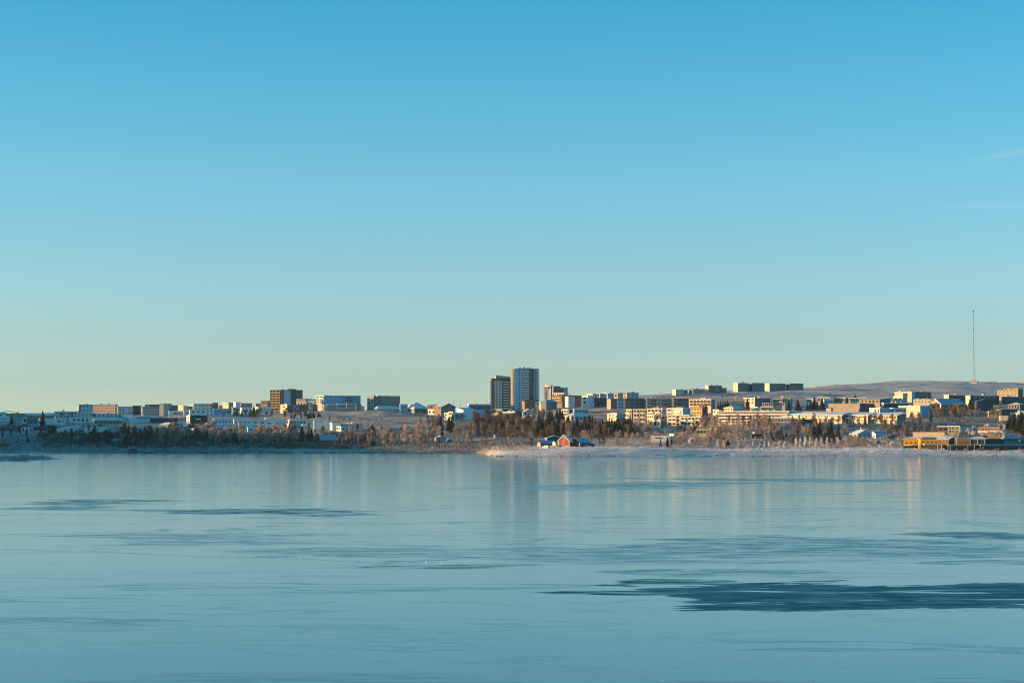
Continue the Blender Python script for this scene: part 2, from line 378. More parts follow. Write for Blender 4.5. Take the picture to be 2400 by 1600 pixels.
# ------------------------------------------------------------------ building kit
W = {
 'white': (0.66, 0.73, 0.77), 'cream': (0.72, 0.62, 0.47), 'grey': (0.42, 0.43, 0.44), 'lgrey': (0.60, 0.61, 0.61), 'taupe': (0.34, 0.30, 0.26),  # cream also serves sunlit white walls, sun warmth put into the colour
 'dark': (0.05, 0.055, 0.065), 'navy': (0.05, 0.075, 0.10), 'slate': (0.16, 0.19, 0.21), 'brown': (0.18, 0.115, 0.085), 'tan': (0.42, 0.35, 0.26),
 'orange': (0.36, 0.20, 0.125), 'red': (0.22, 0.048, 0.026), 'yellow': (0.70, 0.36, 0.03), 'straw': (0.50, 0.40, 0.18), 'wood': (0.27, 0.20, 0.14), 'shadeblue': (0.26, 0.46, 0.60), 'umber': (0.13, 0.095, 0.075), 'teal': (0.08, 0.20, 0.20),  # blue-white tone: skylit shade on white walls, put into the colour
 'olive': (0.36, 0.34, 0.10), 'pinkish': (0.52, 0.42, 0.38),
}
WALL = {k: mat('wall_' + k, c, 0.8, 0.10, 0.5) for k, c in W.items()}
FROST = mat('frosted_roofing', (0.70, 0.72, 0.74), 0.85, 0.18, 0.35)
SNOW = mat('snowy_roof', (0.82, 0.82, 0.82), 0.85, 0.08, 0.3)
DARKROOF = mat('dark_roofing', (0.07, 0.07, 0.075), 0.7, 0.3, 0.5)
RUSTROOF = mat('rust_roofing', (0.30, 0.12, 0.07), 0.7, 0.25, 0.5)
TEALROOF = mat('teal_roofing', (0.12, 0.36, 0.42), 0.6, 0.15, 0.5)
BLUESHADEROOF = mat('blue_shade_roofing', (0.26, 0.40, 0.50), 0.6, 0.12, 0.5)  # blue roofs; on barn roofs the shade is put into the colour
ROOFM = {'frost': FROST, 'snow': SNOW, 'dark': DARKROOF, 'rust': RUSTROOF, 'teal': TEALROOF, 'blue': BLUESHADEROOF}
TRIMW = mat('white_trim', (0.80, 0.79, 0.76), 0.6, 0.05, 1.0)
TRIMD = mat('dark_trim', (0.06, 0.06, 0.065), 0.6, 0.1, 1.0)
TRIMO = mat('wood_trim', (0.50, 0.30, 0.12), 0.6, 0.1, 1.0)
STEEL = mat('galvanised_steel', (0.30, 0.31, 0.32), 0.5, 0.1, 1.0)
CONC = mat('concrete', (0.45, 0.44, 0.42), 0.85, 0.12, 0.7)
GLASS = glass_mat('window_glass')
GLASSL = glass_mat('balcony_glass', (0.06, 0.08, 0.08))

def box_v(x0, x1, y0, y1, z0, z1):
    return [(x0, y0, z0), (x1, y0, z0), (x1, y1, z0), (x0, y1, z0), (x0, y0, z1), (x1, y0, z1), (x1, y1, z1), (x0, y1, z1)]
BOX_F = [(0, 3, 2, 1), (4, 5, 6, 7), (0, 1, 5, 4), (1, 2, 6, 5), (2, 3, 7, 6), (3, 0, 4, 7)]
def boxes(lst):
    V, F = [], []
    for b in lst:
        n = len(V); V += box_v(*b); F += [tuple(i + n for i in f) for f in BOX_F]
    return V, F
def mesh_only(name, V, F, mats, midx=None):
    me = bpy.data.meshes.new(name); me.from_pydata(V, [], F); me.update()
    for m in mats: me.materials.append(m)
    if midx: me.polygons.foreach_set('material_index', np.array(midx, dtype=np.int32))
    return me
def window_mesh(name, trim, mullions=1):
    t = 0.07
    L = [(-.5, .5, -.06, .02, -.5, -.5 + t), (-.5, .5, -.06, .02, .5 - t, .5), (-.5, -.5 + t, -.06, .02, -.5 + t, .5 - t), (.5 - t, .5, -.06, .02, -.5 + t, .5 - t)]
    for i in range(mullions):
        x = -.5 + (i + 1) / (mullions + 1); L.append((x - t / 3, x + t / 3, -.05, .02, -.5 + t, .5 - t))
    V, F = boxes(L); mi = [0] * len(F); n = len(V)
    V += [(-.5 + t, -.015, -.5 + t), (.5 - t, -.015, -.5 + t), (.5 - t, -.015, .5 - t), (-.5 + t, -.015, .5 - t)]
    F.append((n, n + 1, n + 2, n + 3)); mi.append(1)
    return mesh_only(name, V, F, [trim, GLASS], mi)
WIN = {k: window_mesh('window_' + k, t, m) for k, (t, m) in {'w': (TRIMW, 1), 'd': (TRIMD, 1), 'o': (TRIMO, 1), 's': (TRIMW, 4), 'sd': (TRIMD, 4), 'so': (TRIMO, 5)}.items()}
def balcony_mesh(name, panel):
    V, F = boxes([(-.5, .5, -1, 0.0, -.18, 0), (-.5, .5, -1, -.94, 0, 1), (-.5, -.47, -.94, 0, 0, 1), (.47, .5, -.94, 0, 0, 1)])
    return mesh_only(name, V, F, [CONC, panel], [0] * 6 + [1] * 18)
BALC = {k: balcony_mesh('balcony_' + k, m) for k, m in {'w': TRIMW, 'g': GLASSL, 'd': TRIMD, 'c': CONC, 'o': TRIMO, 't': WALL['taupe'], 'u': WALL['umber'], 'b': WALL['lgrey']}.items()}
UNIT = mesh_only('unit_block', *boxes([(-.5, .5, -.5, .5, 0, 1)]), [CONC])
FOOT = []                                                 # footprints, to keep trees out of houses

def part(name, me, parent, loc=(0, 0, 0), rz=0.0, sc=(1, 1, 1)):
    o = bpy.data.objects.new(name, me); COL.objects.link(o)
    o.parent = parent; o.location = loc; o.rotation_euler = (0, 0, rz); o.scale = sc
    return o

OFF = {0: None, 1: 0, 2: 300, 3: 600, 4: 900, 5: 1200, 6: 1500, 7: 1800, 8: 2090}
ZS = 310.0 / 2315.0
def cv(r, x=None, y=None):
    """photograph pixel from a measurement on enlargement r"""
    if r == 0: return x, y
    if r == 't': return (1130 + x * 210 / 2352.0 if x is not None else None), (840 + y * 210 / 2352.0 if y is not None else None)
    return (OFF[r] + x * ZS if x is not None else None), (880 + y * ZS if y is not None else None)

def solid(L, Wd, z0, h, roof, rise, over, th, axis):
    """walls (with gable tops) and roof shell of a body x in [-L,0], y in [0,Wd]"""
    V = box_v(-L, 0, 0, Wd, z0, h); F = list(BOX_F); side = ['t', 't', 'L', 'R', 'B', 'E']
    RV, RF, top = [], [], []
    o = over
    if roof == 'flat':
        RV = box_v(-L - o, o, -o, Wd + o, h + .003, h + th); RF = list(BOX_F); top = [0, 1, 0, 0, 0, 0]
    elif roof == 'gable':
        if axis == 'y':     # ridge runs away along the right face, gable on the left face
            n = len(V); V += [(-L / 2, 0, h + rise), (-L / 2, Wd, h + rise)]
            F += [(4, 5, n), (6, 7, n + 1)]; side += ['L', 'B']
            s = rise / (L / 2); e = h - s * o
            P = [(-L - o, e), (-L / 2, h + rise), (o, e)]
            ring = lambda y, dz: [(p[0], y, p[1] + dz) for p in P]
        else:               # ridge along the left face, gable on the right face
            n = len(V); V += [(0, Wd / 2, h + rise), (-L, Wd / 2, h + rise)]
            F += [(5, 6, n), (7, 4, n + 1)]; side += ['R', 'E']
            s = rise / (Wd / 2); e = h - s * o
            P = [(-o, e), (Wd / 2, h + rise), (Wd + o, e)]
            ring = lambda x, dz: [(x, p[0], p[1] + dz) for p in P]
        a, b = (-o, Wd + o) if axis == 'y' else (-L - o, o)
        RV = ring(a, .01) + ring(a, th) + ring(b, .01) + ring(b, th)
        RF = [(0, 1, 4, 3), (1, 2, 5, 4), (6, 9, 10, 7), (7, 10, 11, 8), (3, 4, 10, 9), (4, 5, 11, 10), (0, 6, 7, 1), (1, 7, 8, 2), (0, 3, 9, 6), (2, 8, 11, 5)]
        top = [0, 0, 0, 0, 1, 1, 0, 0, 0, 0]
    elif roof == 'hip':
        ins = min(L, Wd) / 2
        if L >= Wd: A, B = (-L + ins * .9, Wd / 2), (-ins * .9, Wd / 2)
        else: A, B = (-L / 2, ins * .9), (-L / 2, Wd - ins * .9)
        base = box_v(-L - o, o, -o, Wd + o, h + .003, h + th)
        RV = base + [(A[0], A[1], h + rise), (B[0], B[1], h + rise)]
        if L >= Wd: RF = [(0, 3, 2, 1), (4, 5, 9, 8), (5, 6, 9), (6, 7, 8, 9), (7, 4, 8)]
        else: RF = [(0, 3, 2, 1), (4, 5, 8), (5, 6, 9, 8), (6, 7, 9), (7, 4, 8, 9)]
        RF += [(0, 1, 5, 4), (1, 2, 6, 5), (2, 3, 7, 6), (3, 0, 4, 7)]
        top = [0, 1, 1, 1, 1, 0, 0, 0, 0]
    elif roof in ('shedl', 'shedr', 'shedf', 'shedn'):              # high at the far-left end / at the corner side / at the back
        hi = {'shedl': (1, 0, 0, 1), 'shedr': (0, 1, 1, 0), 'shedf': (0, 0, 1, 1), 'shedn': (1, 1, 0, 0)}[roof]
        zz = [h + rise * k for k in hi]
        V = V[:4] + [(V[4 + i][0], V[4 + i][1], zz[i]) for i in range(4)]
        c = [(-L - o, -o), (o, -o), (o, Wd + o), (-L - o, Wd + o)]
        RV = [(c[i][0], c[i][1], zz[i] + .004) for i in range(4)] + [(c[i][0], c[i][1], zz[i] + th) for i in range(4)]
        RF = list(BOX_F); top = [0, 1, 0, 0, 0, 0]
    return V, F, side, RV, RF, top

class Bld: pass
def bld(r, xl, xc, xr, yt, yb, label='', cat='house', name='house', wall='white', wr=None, roof='flat', yr=None, rm='frost', trim=None,
        L=None, Rt=None, win='d', winr=None, yaw=None, D=None, dmin=0, axis='y', over=0.25, th=0.3, bal=None, balr=None, group=None, root=None, chim=0, pname='wing', dsh=0, wmin=6.5, sides=None):
    """one building (or, with root, one wing of it) from its left edge, near corner, right edge, eaves row and ground row"""
    (pl, pt), (pc, pb), (pr, _) = cv(r, xl, yt), cv(r, xc, yb), cv(r, xr, yb)
    if D is None:
        X, D = ground_at(pc, pb, dmin); D += dsh
    z0 = z_at(pb, D)
    X = x_at(pc, pb, D)
    m = K * D
    wl_, wr_ = max((pc - pl) * m, 0.05), max((pr - pc) * m, 0.05)
    if yaw is None: yaw = 42.0
    a = R(yaw)
    if wr_ / math.sin(a) < wmin: a = math.asin(min(0.99, wr_ / wmin))
    if wl_ / math.cos(a) < wmin: a = math.acos(max(min(1.0, wl_ / wmin), math.cos(R(72))))
    a = max(R(4), min(R(72), a))
    Lx, Wy = wl_ / math.cos(a), wr_ / math.sin(a)
    Lx, Wy = max(Lx, 1.5), max(Wy, 1.5)
    h = z_at(pt, D) - z0
    rise = 0
    if yr is not None: rise = z_at(cv(r, 0, yr)[1], D) - z_at(pt, D)
    V, F, side, RV, RF, top = solid(Lx, Wy, -8.0, h, roof, rise, over, th, axis)
    M = Matrix.Translation((X, D, z0)) @ Matrix.Rotation(-a, 4, 'Z')
    b = Bld(); b.M, b.L, b.W, b.h, b.D, b.a, b.z0 = M, Lx, Wy, h, D, a, z0
    mw, mr = WALL[wall], WALL[wr or wall]  # besides real two-tone cladding, wr paints shade on faces away from the sun
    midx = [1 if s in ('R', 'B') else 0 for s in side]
    if root is None:
        e = bpy.data.objects.new(name, None); COL.objects.link(e); e.empty_display_size = 2
        e.matrix_world = M; b.o = e; b.top = b
        tag(e, label, cat, group)
        w = add_mesh('wall', V, F, None, e, mats=[mw, mr], midx=midx)
        host = e
    else:
        w = add_mesh(pname, V, F, None, root.o, mats=[mw, mr], midx=midx)
        w.matrix_local = root.M.inverted() @ M
        b.o = root.o; b.top = root; host = w
        if label: w['label'] = label
    b.host = host
    tr = ROOFM.get(trim) or (WALL[trim] if trim else (TRIMW if wall in ('white', 'cream', 'lgrey', 'shadeblue', 'red', 'yellow') else DARKROOF))
    ro = add_mesh('roof', RV, RF, None, host, mats=[tr, ROOFM[rm]], midx=top)
    b.roof = ro
    if chim:
        ch = part('chimney', UNIT, ro if root is None else host, (-Lx * .45, Wy * .5, h + max(rise * .6, 0)), 0, (.8, .8, 1.6 + rise * .4))
    if roof == 'flat' and Lx * Wy > 70 and h > 2.5 and pname == 'wing':     # lift heads and vents
        q = random.Random(int(pl * 7 + pt * 13))
        for _ in range(q.randint(1, 3)):
            part('roof_vent', UNIT, host, (-Lx * q.uniform(.2, .8), Wy * q.uniform(.2, .8), h + th - .02), 0, (q.uniform(.7, 2.6), q.uniform(.7, 2.2), q.uniform(.5, 1.6)))
    wins(b, 'L', L, win); wins(b, 'R', Rt, winr or win)
    if bal: balconies(b, 'L', *bal)
    if balr: balconies(b, 'R', *balr)
    cxy = M @ Vector((-Lx / 2, Wy / 2, 0)); FOOT.append((cxy.x, cxy.y, Lx / 2 + 1, Wy / 2 + 1, -a))
    return b
def face_place(b, f, u, z, out=0.0):
    """u in 0..1 from left to right as seen, z height above the base"""
    if f == 'L': return (-b.L * (1 - u), -out, z), 0.0, b.L
    return (out, b.W * u, z), math.pi / 2, b.W
def wins(b, f, spec, style='w'):
    """spec: (rows, cols, width share, height share[, u0, u1, z0 share, z1 share]) or a list of them"""
    if not spec: return
    for s in (spec if isinstance(spec, list) else [spec]):
        s = list(s); nr, nc = s[0], s[1]
        wf = s[2] if len(s) > 2 else .5; hf = s[3] if len(s) > 3 else .5
        u0, u1, k0, k1 = (s[4:8] if len(s) >= 8 else (0.03, .97, 0, 1))
        stl = s[8] if len(s) > 8 else style
        FW = b.L if f == 'L' else b.W
        for i in range(nr):
            for j in range(nc):
                u = u0 + (u1 - u0) * (j + .5) / nc
                zc = b.h * (k0 + (k1 - k0) * (i + .55) / nr)
                loc, rz, _ = face_place(b, f, u, zc)
                part('window', WIN[stl], b.host, loc, rz, ((u1 - u0) * FW / nc * wf, 1, b.h * (k1 - k0) / nr * hf))
def balconies(b, f, nr, nc, wf=.9, depth=1.4, style='w', hh=1.0, u0=.02, u1=.98, k0=0.0, k1=1.0, first=0):
    FW = b.L if f == 'L' else b.W
    for i in range(first, nr):
        for j in range(nc):
            u = u0 + (u1 - u0) * (j + .5) / nc; z = b.h * (k0 + (k1 - k0) * i / nr) + .15
            loc, rz, _ = face_place(b, f, u, z)
            part('balcony', BALC[style], b.host, loc, rz, ((u1 - u0) * FW / nc * wf, depth, hh))
def block(b, name, f, u, z, w, d, h, m, out=0.0):
    """a plain piece set against a face"""
    FW = b.L if f == 'L' else b.W
    loc, rz, _ = face_place(b, f, u, z, out)
    me = BLK.get(m)
    if me is None:
        me = UNIT.copy(); me.materials[0] = m; BLK[m] = me
    return part(name, me, b.host, loc, rz, (w * FW, d, h))
BLK = {}

# ================================================================== the town
# ---- shaded slope beyond the islet (enlargement 1)
bld(1, -90, -20, 135, 672, 730, 'low pale gabled house on the skyline beside the taupe flat block', wall='lgrey', roof='gable', yr=636, axis='x', Rt=(1, 3))
bld(1, 150, 162, 420, 662, 735, 'long taupe flat-roofed block behind the crane', cat='building', name='apartment_block', wall='taupe', Rt=(2, 8, .5, .4))
bld(1, 420, 445, 905, 700, 745, 'long low grey house under a wide frosted hip roof', wall='grey', roof='hip', yr=655, Rt=(1, 8, .5, .5))
bld(1, -60, -5, 150, 728, 835, 'white gabled house standing beside two dark spruces and the crane', wall='white', roof='gable', yr=690, axis='x', Rt=(2, 4, .4, .45))
b = bld(1, 385, 392, 470, 735, 845, 'white cube house with one large window and a dark timber wing', wall='white', Rt=(1, 1, .55, .5))
bld(1, 455, 470, 645, 748, 845, root=b, wall='slate', Rt=(1, 2, .3, .3))
bld(1, 640, 700, 1110, 758, 872, 'white flat-roofed villa with a square and two slit windows', wall='white', Rt=[(1, 1, .15, .4, .45, 1.0, 0.2, .95), (1, 2, .2, .5, .75, .95, .2, .95)], L=(1, 2, .3, .5))
bld(1, 935, 955, 1340, 630, 752, 'grey two-storey flats with dark balcony bays on the skyline', cat='building', name='apartment_block', wall='lgrey', Rt=[(2, 6, .4, .45)], balr=(2, 2, .35, 1.4, 'd', 1.0, .1, .9, 0, 1, 1), winr='d')
b = bld(1, 1335, 1375, 1610, 510, 760, 'grey stepped flats with dark corner balconies on the skyline', cat='building', name='apartment_block', wall='grey', wr='lgrey', Rt=(4, 4, .35, .35), winr='d', balr=(4, 1, .9, 1.3, 'd', 1, 0, .14, 0, 1, 1))
bld(1, 1600, 2015, 2040, 508, 690, 'taupe four-storey flats with rows of small windows on the skyline', cat='building', name='apartment_block', wall='pinkish', L=(4, 12, .45, .4), Rt=(4, 1, .3, .4))
bld(1, 1330, 1345, 1665, 655, 765, 'pale two-storey flats with a dark stair bay below the stepped block', cat='building', name='apartment_block', wall='lgrey', Rt=[(2, 5, .4, .4)], balr=(2, 1, .9, 1.2, 'd', 1.2, .78, 1.0))
bld(1, 1665, 1690, 2120, 668, 735, 'long low white terrace with a frosted roof edge', wall='white', Rt=(1, 6, .4, .45))
bld(1, 2040, 2055, 2360, 542, 690, 'grey four-storey slab with paired windows and a dark seam', cat='building', name='apartment_block', wall='lgrey', Rt=[(3, 2, .5, .35, .05, .4, .1, 1), (3, 2, .4, .35, .55, .85, .1, 1)], winr='d')
b = bld(1, 1190, 1215, 1625, 735, 825, 'white modern house with large dark windows and a tall lower storey', wall='white', Rt=[(1, 4, .5, .5, .1, .8, 0, 1)], winr='d')
bld(1, 1325, 1340, 1445, 822, 895, root=b, wall='white', Rt=(1, 3, .35, .6), winr='d')
bld(1, 1615, 1640, 2110, 790, 858, 'tan house with a broad frosted hip roof and a row of windows', wall='tan', roof='hip', yr=738, Rt=(1, 9, .6, .5), over=.9)
bld(1, 2140, 2160, 2330, 735, 790, 'small white hipped house behind the frosted slope path', wall='white', roof='hip', yr=706, Rt=(1, 4, .5, .5))
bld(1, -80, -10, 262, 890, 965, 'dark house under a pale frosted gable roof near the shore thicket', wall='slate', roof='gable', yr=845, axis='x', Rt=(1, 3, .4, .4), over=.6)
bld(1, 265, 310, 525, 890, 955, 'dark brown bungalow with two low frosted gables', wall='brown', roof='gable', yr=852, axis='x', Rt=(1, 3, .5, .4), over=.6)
b = bld(1, 358, 370, 560, 908, 985, 'white two-storey house with a dark upper garage and a long lower wing', wall='white', Rt=(1, 3, .45, .6), winr='d', dsh=12)
bld(1, 545, 560, 800, 908, 985, root=b, wall='dark', rm='snow', D=b.D + 4)
bld(1, 352, 370, 695, 980, 1078, root=b, wall='white', rm='snow', D=b.D - 7, Rt=[(1, 7, .55, .6)], winr='d')
bld(1, 955, 1085, 1500, 940, 1005, 'long grey house with pale frosted twin gable roofs', wall='lgrey', roof='gable', yr=888, axis='x', Rt=(1, 5, .4, .5), over=.7)
bld(1, 1480, 1500, 1840, 905, 1000, 'white flat-roofed bungalow with a strip window beside frosted willows', wall='white', Rt=[(1, 1, .5, .3, 0.05, .9, .1, 1, 's')])
bld(1, 1140, 1155, 1370, 1122, 1195, 'small flat-roofed boathouse with a pale roof edge', cat='shed', name='boathouse', wall='taupe', rm='snow', Rt=(1, 3, .3, .4))
bld(1, 1365, 1375, 1562, 1178, 1235, 'low dark shed with a thin frosted roof near the shore', cat='shed', name='garden_shed', wall='navy', rm='snow', Rt=(1, 2, .3, .4))
bld(1, -60, -10, 208, 1190, 1250, 'long low maroon shed at the shore with a pale door', cat='shed', name='boathouse', wall='brown', rm='frost', Rt=(1, 2, .4, .5))
bld(1, 200, 212, 362, 1190, 1250, 'little gabled brown hut at the shore', cat='shed', name='garden_shed', wall='taupe', roof='gable', yr=1166, axis='x', rm='frost')
bld(1, 1955, 1970, 2110, 1125, 1180, 'pale shed half hidden in the shore thicket', cat='shed', name='garden_shed', wall='shadeblue', roof='gable', yr=1106, axis='x')
bld(1, 2240, 2260, 2392, 1300, 1352, 'small reddish-brown boathouse with a frosted gable roof at the waterline', cat='shed', name='boathouse', wall='brown', roof='gable', yr=1280, axis='x', rm='frost', dmin=1104)

# ---- enlargement 2
b = bld(2, 75, 85, 225, 530, 695, 'dark navy block with white end balconies on the skyline', cat='building', name='apartment_block', wall='dark', rm='dark', Rt=(4, 3, .3, .3), winr='d')
balconies(b, 'R', 4, 1, .9, 1.2, 'w', 1.0, .86, 1.0, 0, 1, 1)
b = bld(2, 222, 250, 540, 545, 700, 'grey panelled flats with a recessed top floor on the skyline', cat='building', name='apartment_block', wall='grey', Rt=(3, 7, .3, .3), winr='d')
bld(2, 285, 300, 620, 508, 700, root=b, wall='slate', D=b.D + 12, Rt=[(1, 8, .5, .5, .02, .98, .82, .99)])
b = bld(2, 535, 620, 740, 495, 700, 'dark grey flats with a windowless tall stair tower on the skyline', cat='building', name='apartment_block', wall='slate', wr='grey', L=(4, 2, .3, .3))
bld(2, 735, 760, 865, 522, 700, root=b, wall='slate', Rt=(4, 3, .4, .3), D=b.D + 4)
bld(2, 865, 968, 1042, 532, 640, 'sunlit cream flats standing between a dark stair tower and white villas', cat='building', name='apartment_block', wall='cream', L=(2, 3, .4, .3), Rt=(2, 2, .4, .3), D=2120)
bld(2, 1045, 1138, 1200, 520, 640, 'sunlit cream corner flats with a brown balcony beside the light grey block', cat='building', name='apartment_block', wall='cream', L=(2, 2, .5, .35), bal=(2, 1, .6, 1.2, 'o'), D=2125)
b = bld(2, 1128, 1142, 1480, 492, 640, 'light grey flats with small square windows and a dark brown end', cat='building', name='apartment_block', wall='lgrey', Rt=[(2, 5, .35, .3, .03, .95, .1, 1)], winr='d', D=2080)
bld(2, 1465, 1482, 1572, 480, 640, root=b, wall='brown', rm='dark', D=2084)
b = bld(2, 1640, 1758, 1860, 475, 600, 'sunlit cream block on the skyline with a brown shaded side', cat='building', name='apartment_block', wall='cream', wr='taupe', L=(3, 3, .4, .3), Rt=(3, 2, .4, .3), D=2140)
bld(2, 1830, 1884, 1962, 466, 600, 'pale stair tower between two brown skyline blocks', cat='building', name='apartment_block', wall='white', D=2125)
bld(2, 1955, 1972, 2165, 485, 600, 'brown and grey flats with dark windows beside the pale stair tower', cat='building', name='apartment_block', wall='taupe', Rt=(3, 4, .4, .3), winr='d', D=2110)
bld(2, 1560, 1600, 1680, 530, 600, 'low brown skyline house tucked beside the cream block', wall='brown', D=2150)
bld(2, 690, 712, 968, 622, 718, 'white modern villa with one long strip window below grey flats', wall='white', L=(1, 1, .5, .4), Rt=[(1, 1, .75, .4, .1, 1, .1, 1, 's')])
bld(2, 955, 970, 1082, 612, 705, 'white villa with a single wide window beside the strip-window villa', wall='white', Rt=(1, 1, .55, .4), winr='s')
bld(2, 1060, 1082, 1360, 598, 712, 'white two-storey villa with paired dark windows', wall='white', Rt=[(1, 3, .55, .3, .05, .95, .3, 1)], winr='d')
bld(2, 1340, 1362, 1492, 600, 712, 'white narrow villa with stacked dark windows', wall='white', Rt=(2, 2, .45, .35), winr='d')
bld(2, 1485, 1500, 1830, 580, 690, 'white villa with a flat front and slit windows above dark hedges', wall='white', wr='shadeblue', Rt=(1, 6, .3, .4), winr='d')
bld(2, 1810, 1825, 1910, 556, 690, 'white cube house with two stacked windows above the spruces', wall='white', Rt=(2, 1, .6, .3), winr='d')
bld(2, 1945, 1990, 2165, 560, 665, 'white villa behind the skyline spruces with a sunlit roof edge', wall='white', rm='snow', Rt=(1, 3, .35, .4), winr='d')
bld(2, 2218, 2235, 2560, 490, 620, 'grey flat block beside the dark balcony tower', cat='building', name='apartment_block', wall='grey', Rt=(2, 6, .3, .3), D=2090)
b = bld(2, 20, 40, 485, 712, 838, 'low white house with a dark window band and black carport', wall='white', Rt=[(1, 1, .7, .25, .1, .95, .5, 1, 'sd')])
bld(2, 375, 392, 845, 748, 838, root=b, wall='dark', rm='frost', Rt=[(1, 1, .6, .3, .5, 1, .3, 1)], D=b.D - 4)
b = bld(2, 1005, 1085, 1275, 705, 838, 'white house with a dark timber side and a pale balcony', wall='white', wr='dark', roof='shedr', yr=690, L=(2, 1, .4, .3), balr=(2, 1, .55, 1.3, 'w', 1.0, .3, 1.0, 0, 1, 1))
bld(2, 1268, 1285, 1385, 700, 838, root=b, wall='dark', D=b.D + 6)
b = bld(2, 1490, 1505, 1805, 772, 925, 'large white hipped house with two rows of dark windows', wall='white', roof='hip', yr=728, Rt=[(2, 5, .4, .28)], winr='d', over=.8)
bld(2, 1372, 1380, 1500, 832, 925, root=b, wall='white', Rt=(1, 1, .7, .25), winr='d', D=b.D - 3)
b = bld(2, 1838, 1850, 2150, 778, 940, 'white house with frosted hip roof beside the large hipped house', wall='white', roof='hip', yr=738, Rt=[(2, 4, .4, .25)], winr='d')
bld(2, 1925, 1935, 2060, 835, 945, root=b, wall='lgrey', D=b.D - 5, Rt=(1, 1, .4, .3))
bld(2, 2140, 2155, 2420, 775, 935, 'white flat-roofed house with dark recessed balcony', wall='white', Rt=[(1, 2, .4, .25, .05, .95, .4, 1), (1, 1, .8, .3, .05, .8, .0, .5, 'sd')], winr='d')
bld(2, 525, 700, 885, 865, 905, 'low house with a pale frosted gable above the reddish thicket', wall='slate', roof='gable', yr=822, axis='x', over=.7)
bld(2, 825, 1010, 1185, 895, 975, 'brown-fronted house under a pale blue frosted gable', wall='brown', roof='gable', yr=842, axis='x', Rt=(1, 3, .4, .4), over=.8)
bld(2, 1080, 1150, 1485, 935, 1005, 'grey-blue house with twin frosted gables behind bare birches', wall='shadeblue', roof='gable', yr=882, axis='x', Rt=(1, 4, .4, .4), over=.6)
bld(2, 295, 310, 450, 985, 1055, 'pale frosted roof of a hut among dark spruces', cat='shed', name='garden_shed', wall='slate', roof='gable', yr=945, axis='x')
bld(2, 2080, 2095, 2750, 905, 985, 'long low white house behind the reddish birches', wall='white', Rt=(1, 8, .4, .4), winr='d')

# ---- enlargement 3: dark balcony tower and its neighbours
T = bld(3, 232, 452, 610, 250, 655, 'tall tower with dark open balconies, orange strip and pale grey side', cat='tower', name='apartment_tower', wall='slate', wr='shadeblue', rm='dark', trim='slate', over=.6, yaw=52, D=2050)
for j, u in enumerate((.0, .33, .66, .93)): block(T, 'pier', 'L', min(max(u, .03), .97), 0, .03, 1.7, T.h, WALL['umber'], .85)
balconies(T, 'L', 9, 3, .96, 1.5, 'u', 1.05, .02, .93, 0, .98)
wins(T, 'L', (9, 3, .85, .55, .03, .93, .02, .99), 'sd')
block(T, 'cladding_panel', 'L', .965, 0, .07, .12, T.h, WALL['orange'], .07)
block(T, 'cladding_panel', 'R', .09, 0, .18, .10, T.h, WALL['navy'], .06)
wins(T, 'R', (9, 1, .12, .2, .55, .85, .02, .99), 'd')
t2 = bld(3, 606, 612, 808, 255, 655, root=T, wall='navy', rm='dark', trim='navy', D=2056, yaw=60, Rt=[(9, 2, .22, .28, .35, 1.0, .02, .99)], winr='w')
bld(3, 555, 565, 695, 238, 300, root=T, wall='slate', rm='dark', D=2062, pname='roof_house', yaw=60)
bld(3, 78, 205, 240, 445, 500, 'brown sunlit house with a flat overhanging roof beside the balcony tower', wall='wood', rm='dark', over=.8, L=(1, 4, .5, .5), D=2085)
bld(3, -30, 30, 250, 550, 635, 'white shaded villa at the foot of the balcony tower', wall='white', Rt=(1, 3, .3, .3), winr='d', D=1975)
b = bld(3, 700, 868, 885, 458, 520, 'low sunlit cream wing with two windows among the skyline flats', cat='building', name='apartment_block', wall='cream', rm='snow', L=(1, 3, .4, .4, .1, 1, 0, .9), D=2000)
bld(3, 700, 870, 900, 405, 520, root=b, wall='taupe', rm='dark', D=2030)
bld(3, 868, 1020, 1040, 405, 640, 'sunlit white three-storey flats with twin balcony bays', cat='building', name='apartment_block', wall='white', L=(4, 2, .7, .35), bal=(4, 2, .8, 1.0, 'w', .9, .02, .98, 0, 1, 1), D=2030)
bld(3, 1026, 1182, 1412, 350, 640, 'white flats with a sunlit balcony front and a blue shaded side', cat='building', name='apartment_block', wall='white', wr='shadeblue', yaw=35, L=(6, 2, .75, .4), bal=(6, 2, .85, 1.0, 'w', .9, .02, .98, 0, 1, 1), Rt=[(6, 2, .4, .3, .15, .6, 0, 1), (6, 1, .3, .2, .6, .9, 0, 1)], winr='d', D=2040)
bld(3, 1405, 1418, 1820, 352, 640, 'blue-shaded flats with a dark balcony bay in the middle', cat='building', name='apartment_block', wall='lgrey', wr='shadeblue', yaw=64, Rt=[(6, 2, .4, .3, .18, .4, 0, 1), (6, 2, .45, .35, .72, .98, 0, 1)], balr=(6, 1, .95, 1.4, 'd', 1.1, .36, .68, 0, 1, 1), winr='d', D=2060)
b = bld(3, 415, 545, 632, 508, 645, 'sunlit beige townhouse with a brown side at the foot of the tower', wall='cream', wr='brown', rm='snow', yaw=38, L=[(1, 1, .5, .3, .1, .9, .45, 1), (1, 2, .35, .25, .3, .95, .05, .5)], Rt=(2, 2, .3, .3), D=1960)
for i, (x0, x1, w1) in enumerate(((632, 760, 'shadeblue'), (760, 905, 'brown'), (905, 985, 'lgrey'), (985, 1075, 'brown'))):
    bld(3, x0, x0 + 10, x1, 510, 640, ['grey-blue shaded townhouse with a pale door behind the parked cars', 'dark brown shaded townhouse behind the parked cars', 'narrow light grey townhouse between two brown ones', 'dark brown townhouse beside the sunlit beige one'][i], wall='taupe', wr=w1, rm='snow', Rt=(2, 3, .35, .35), D=1970)
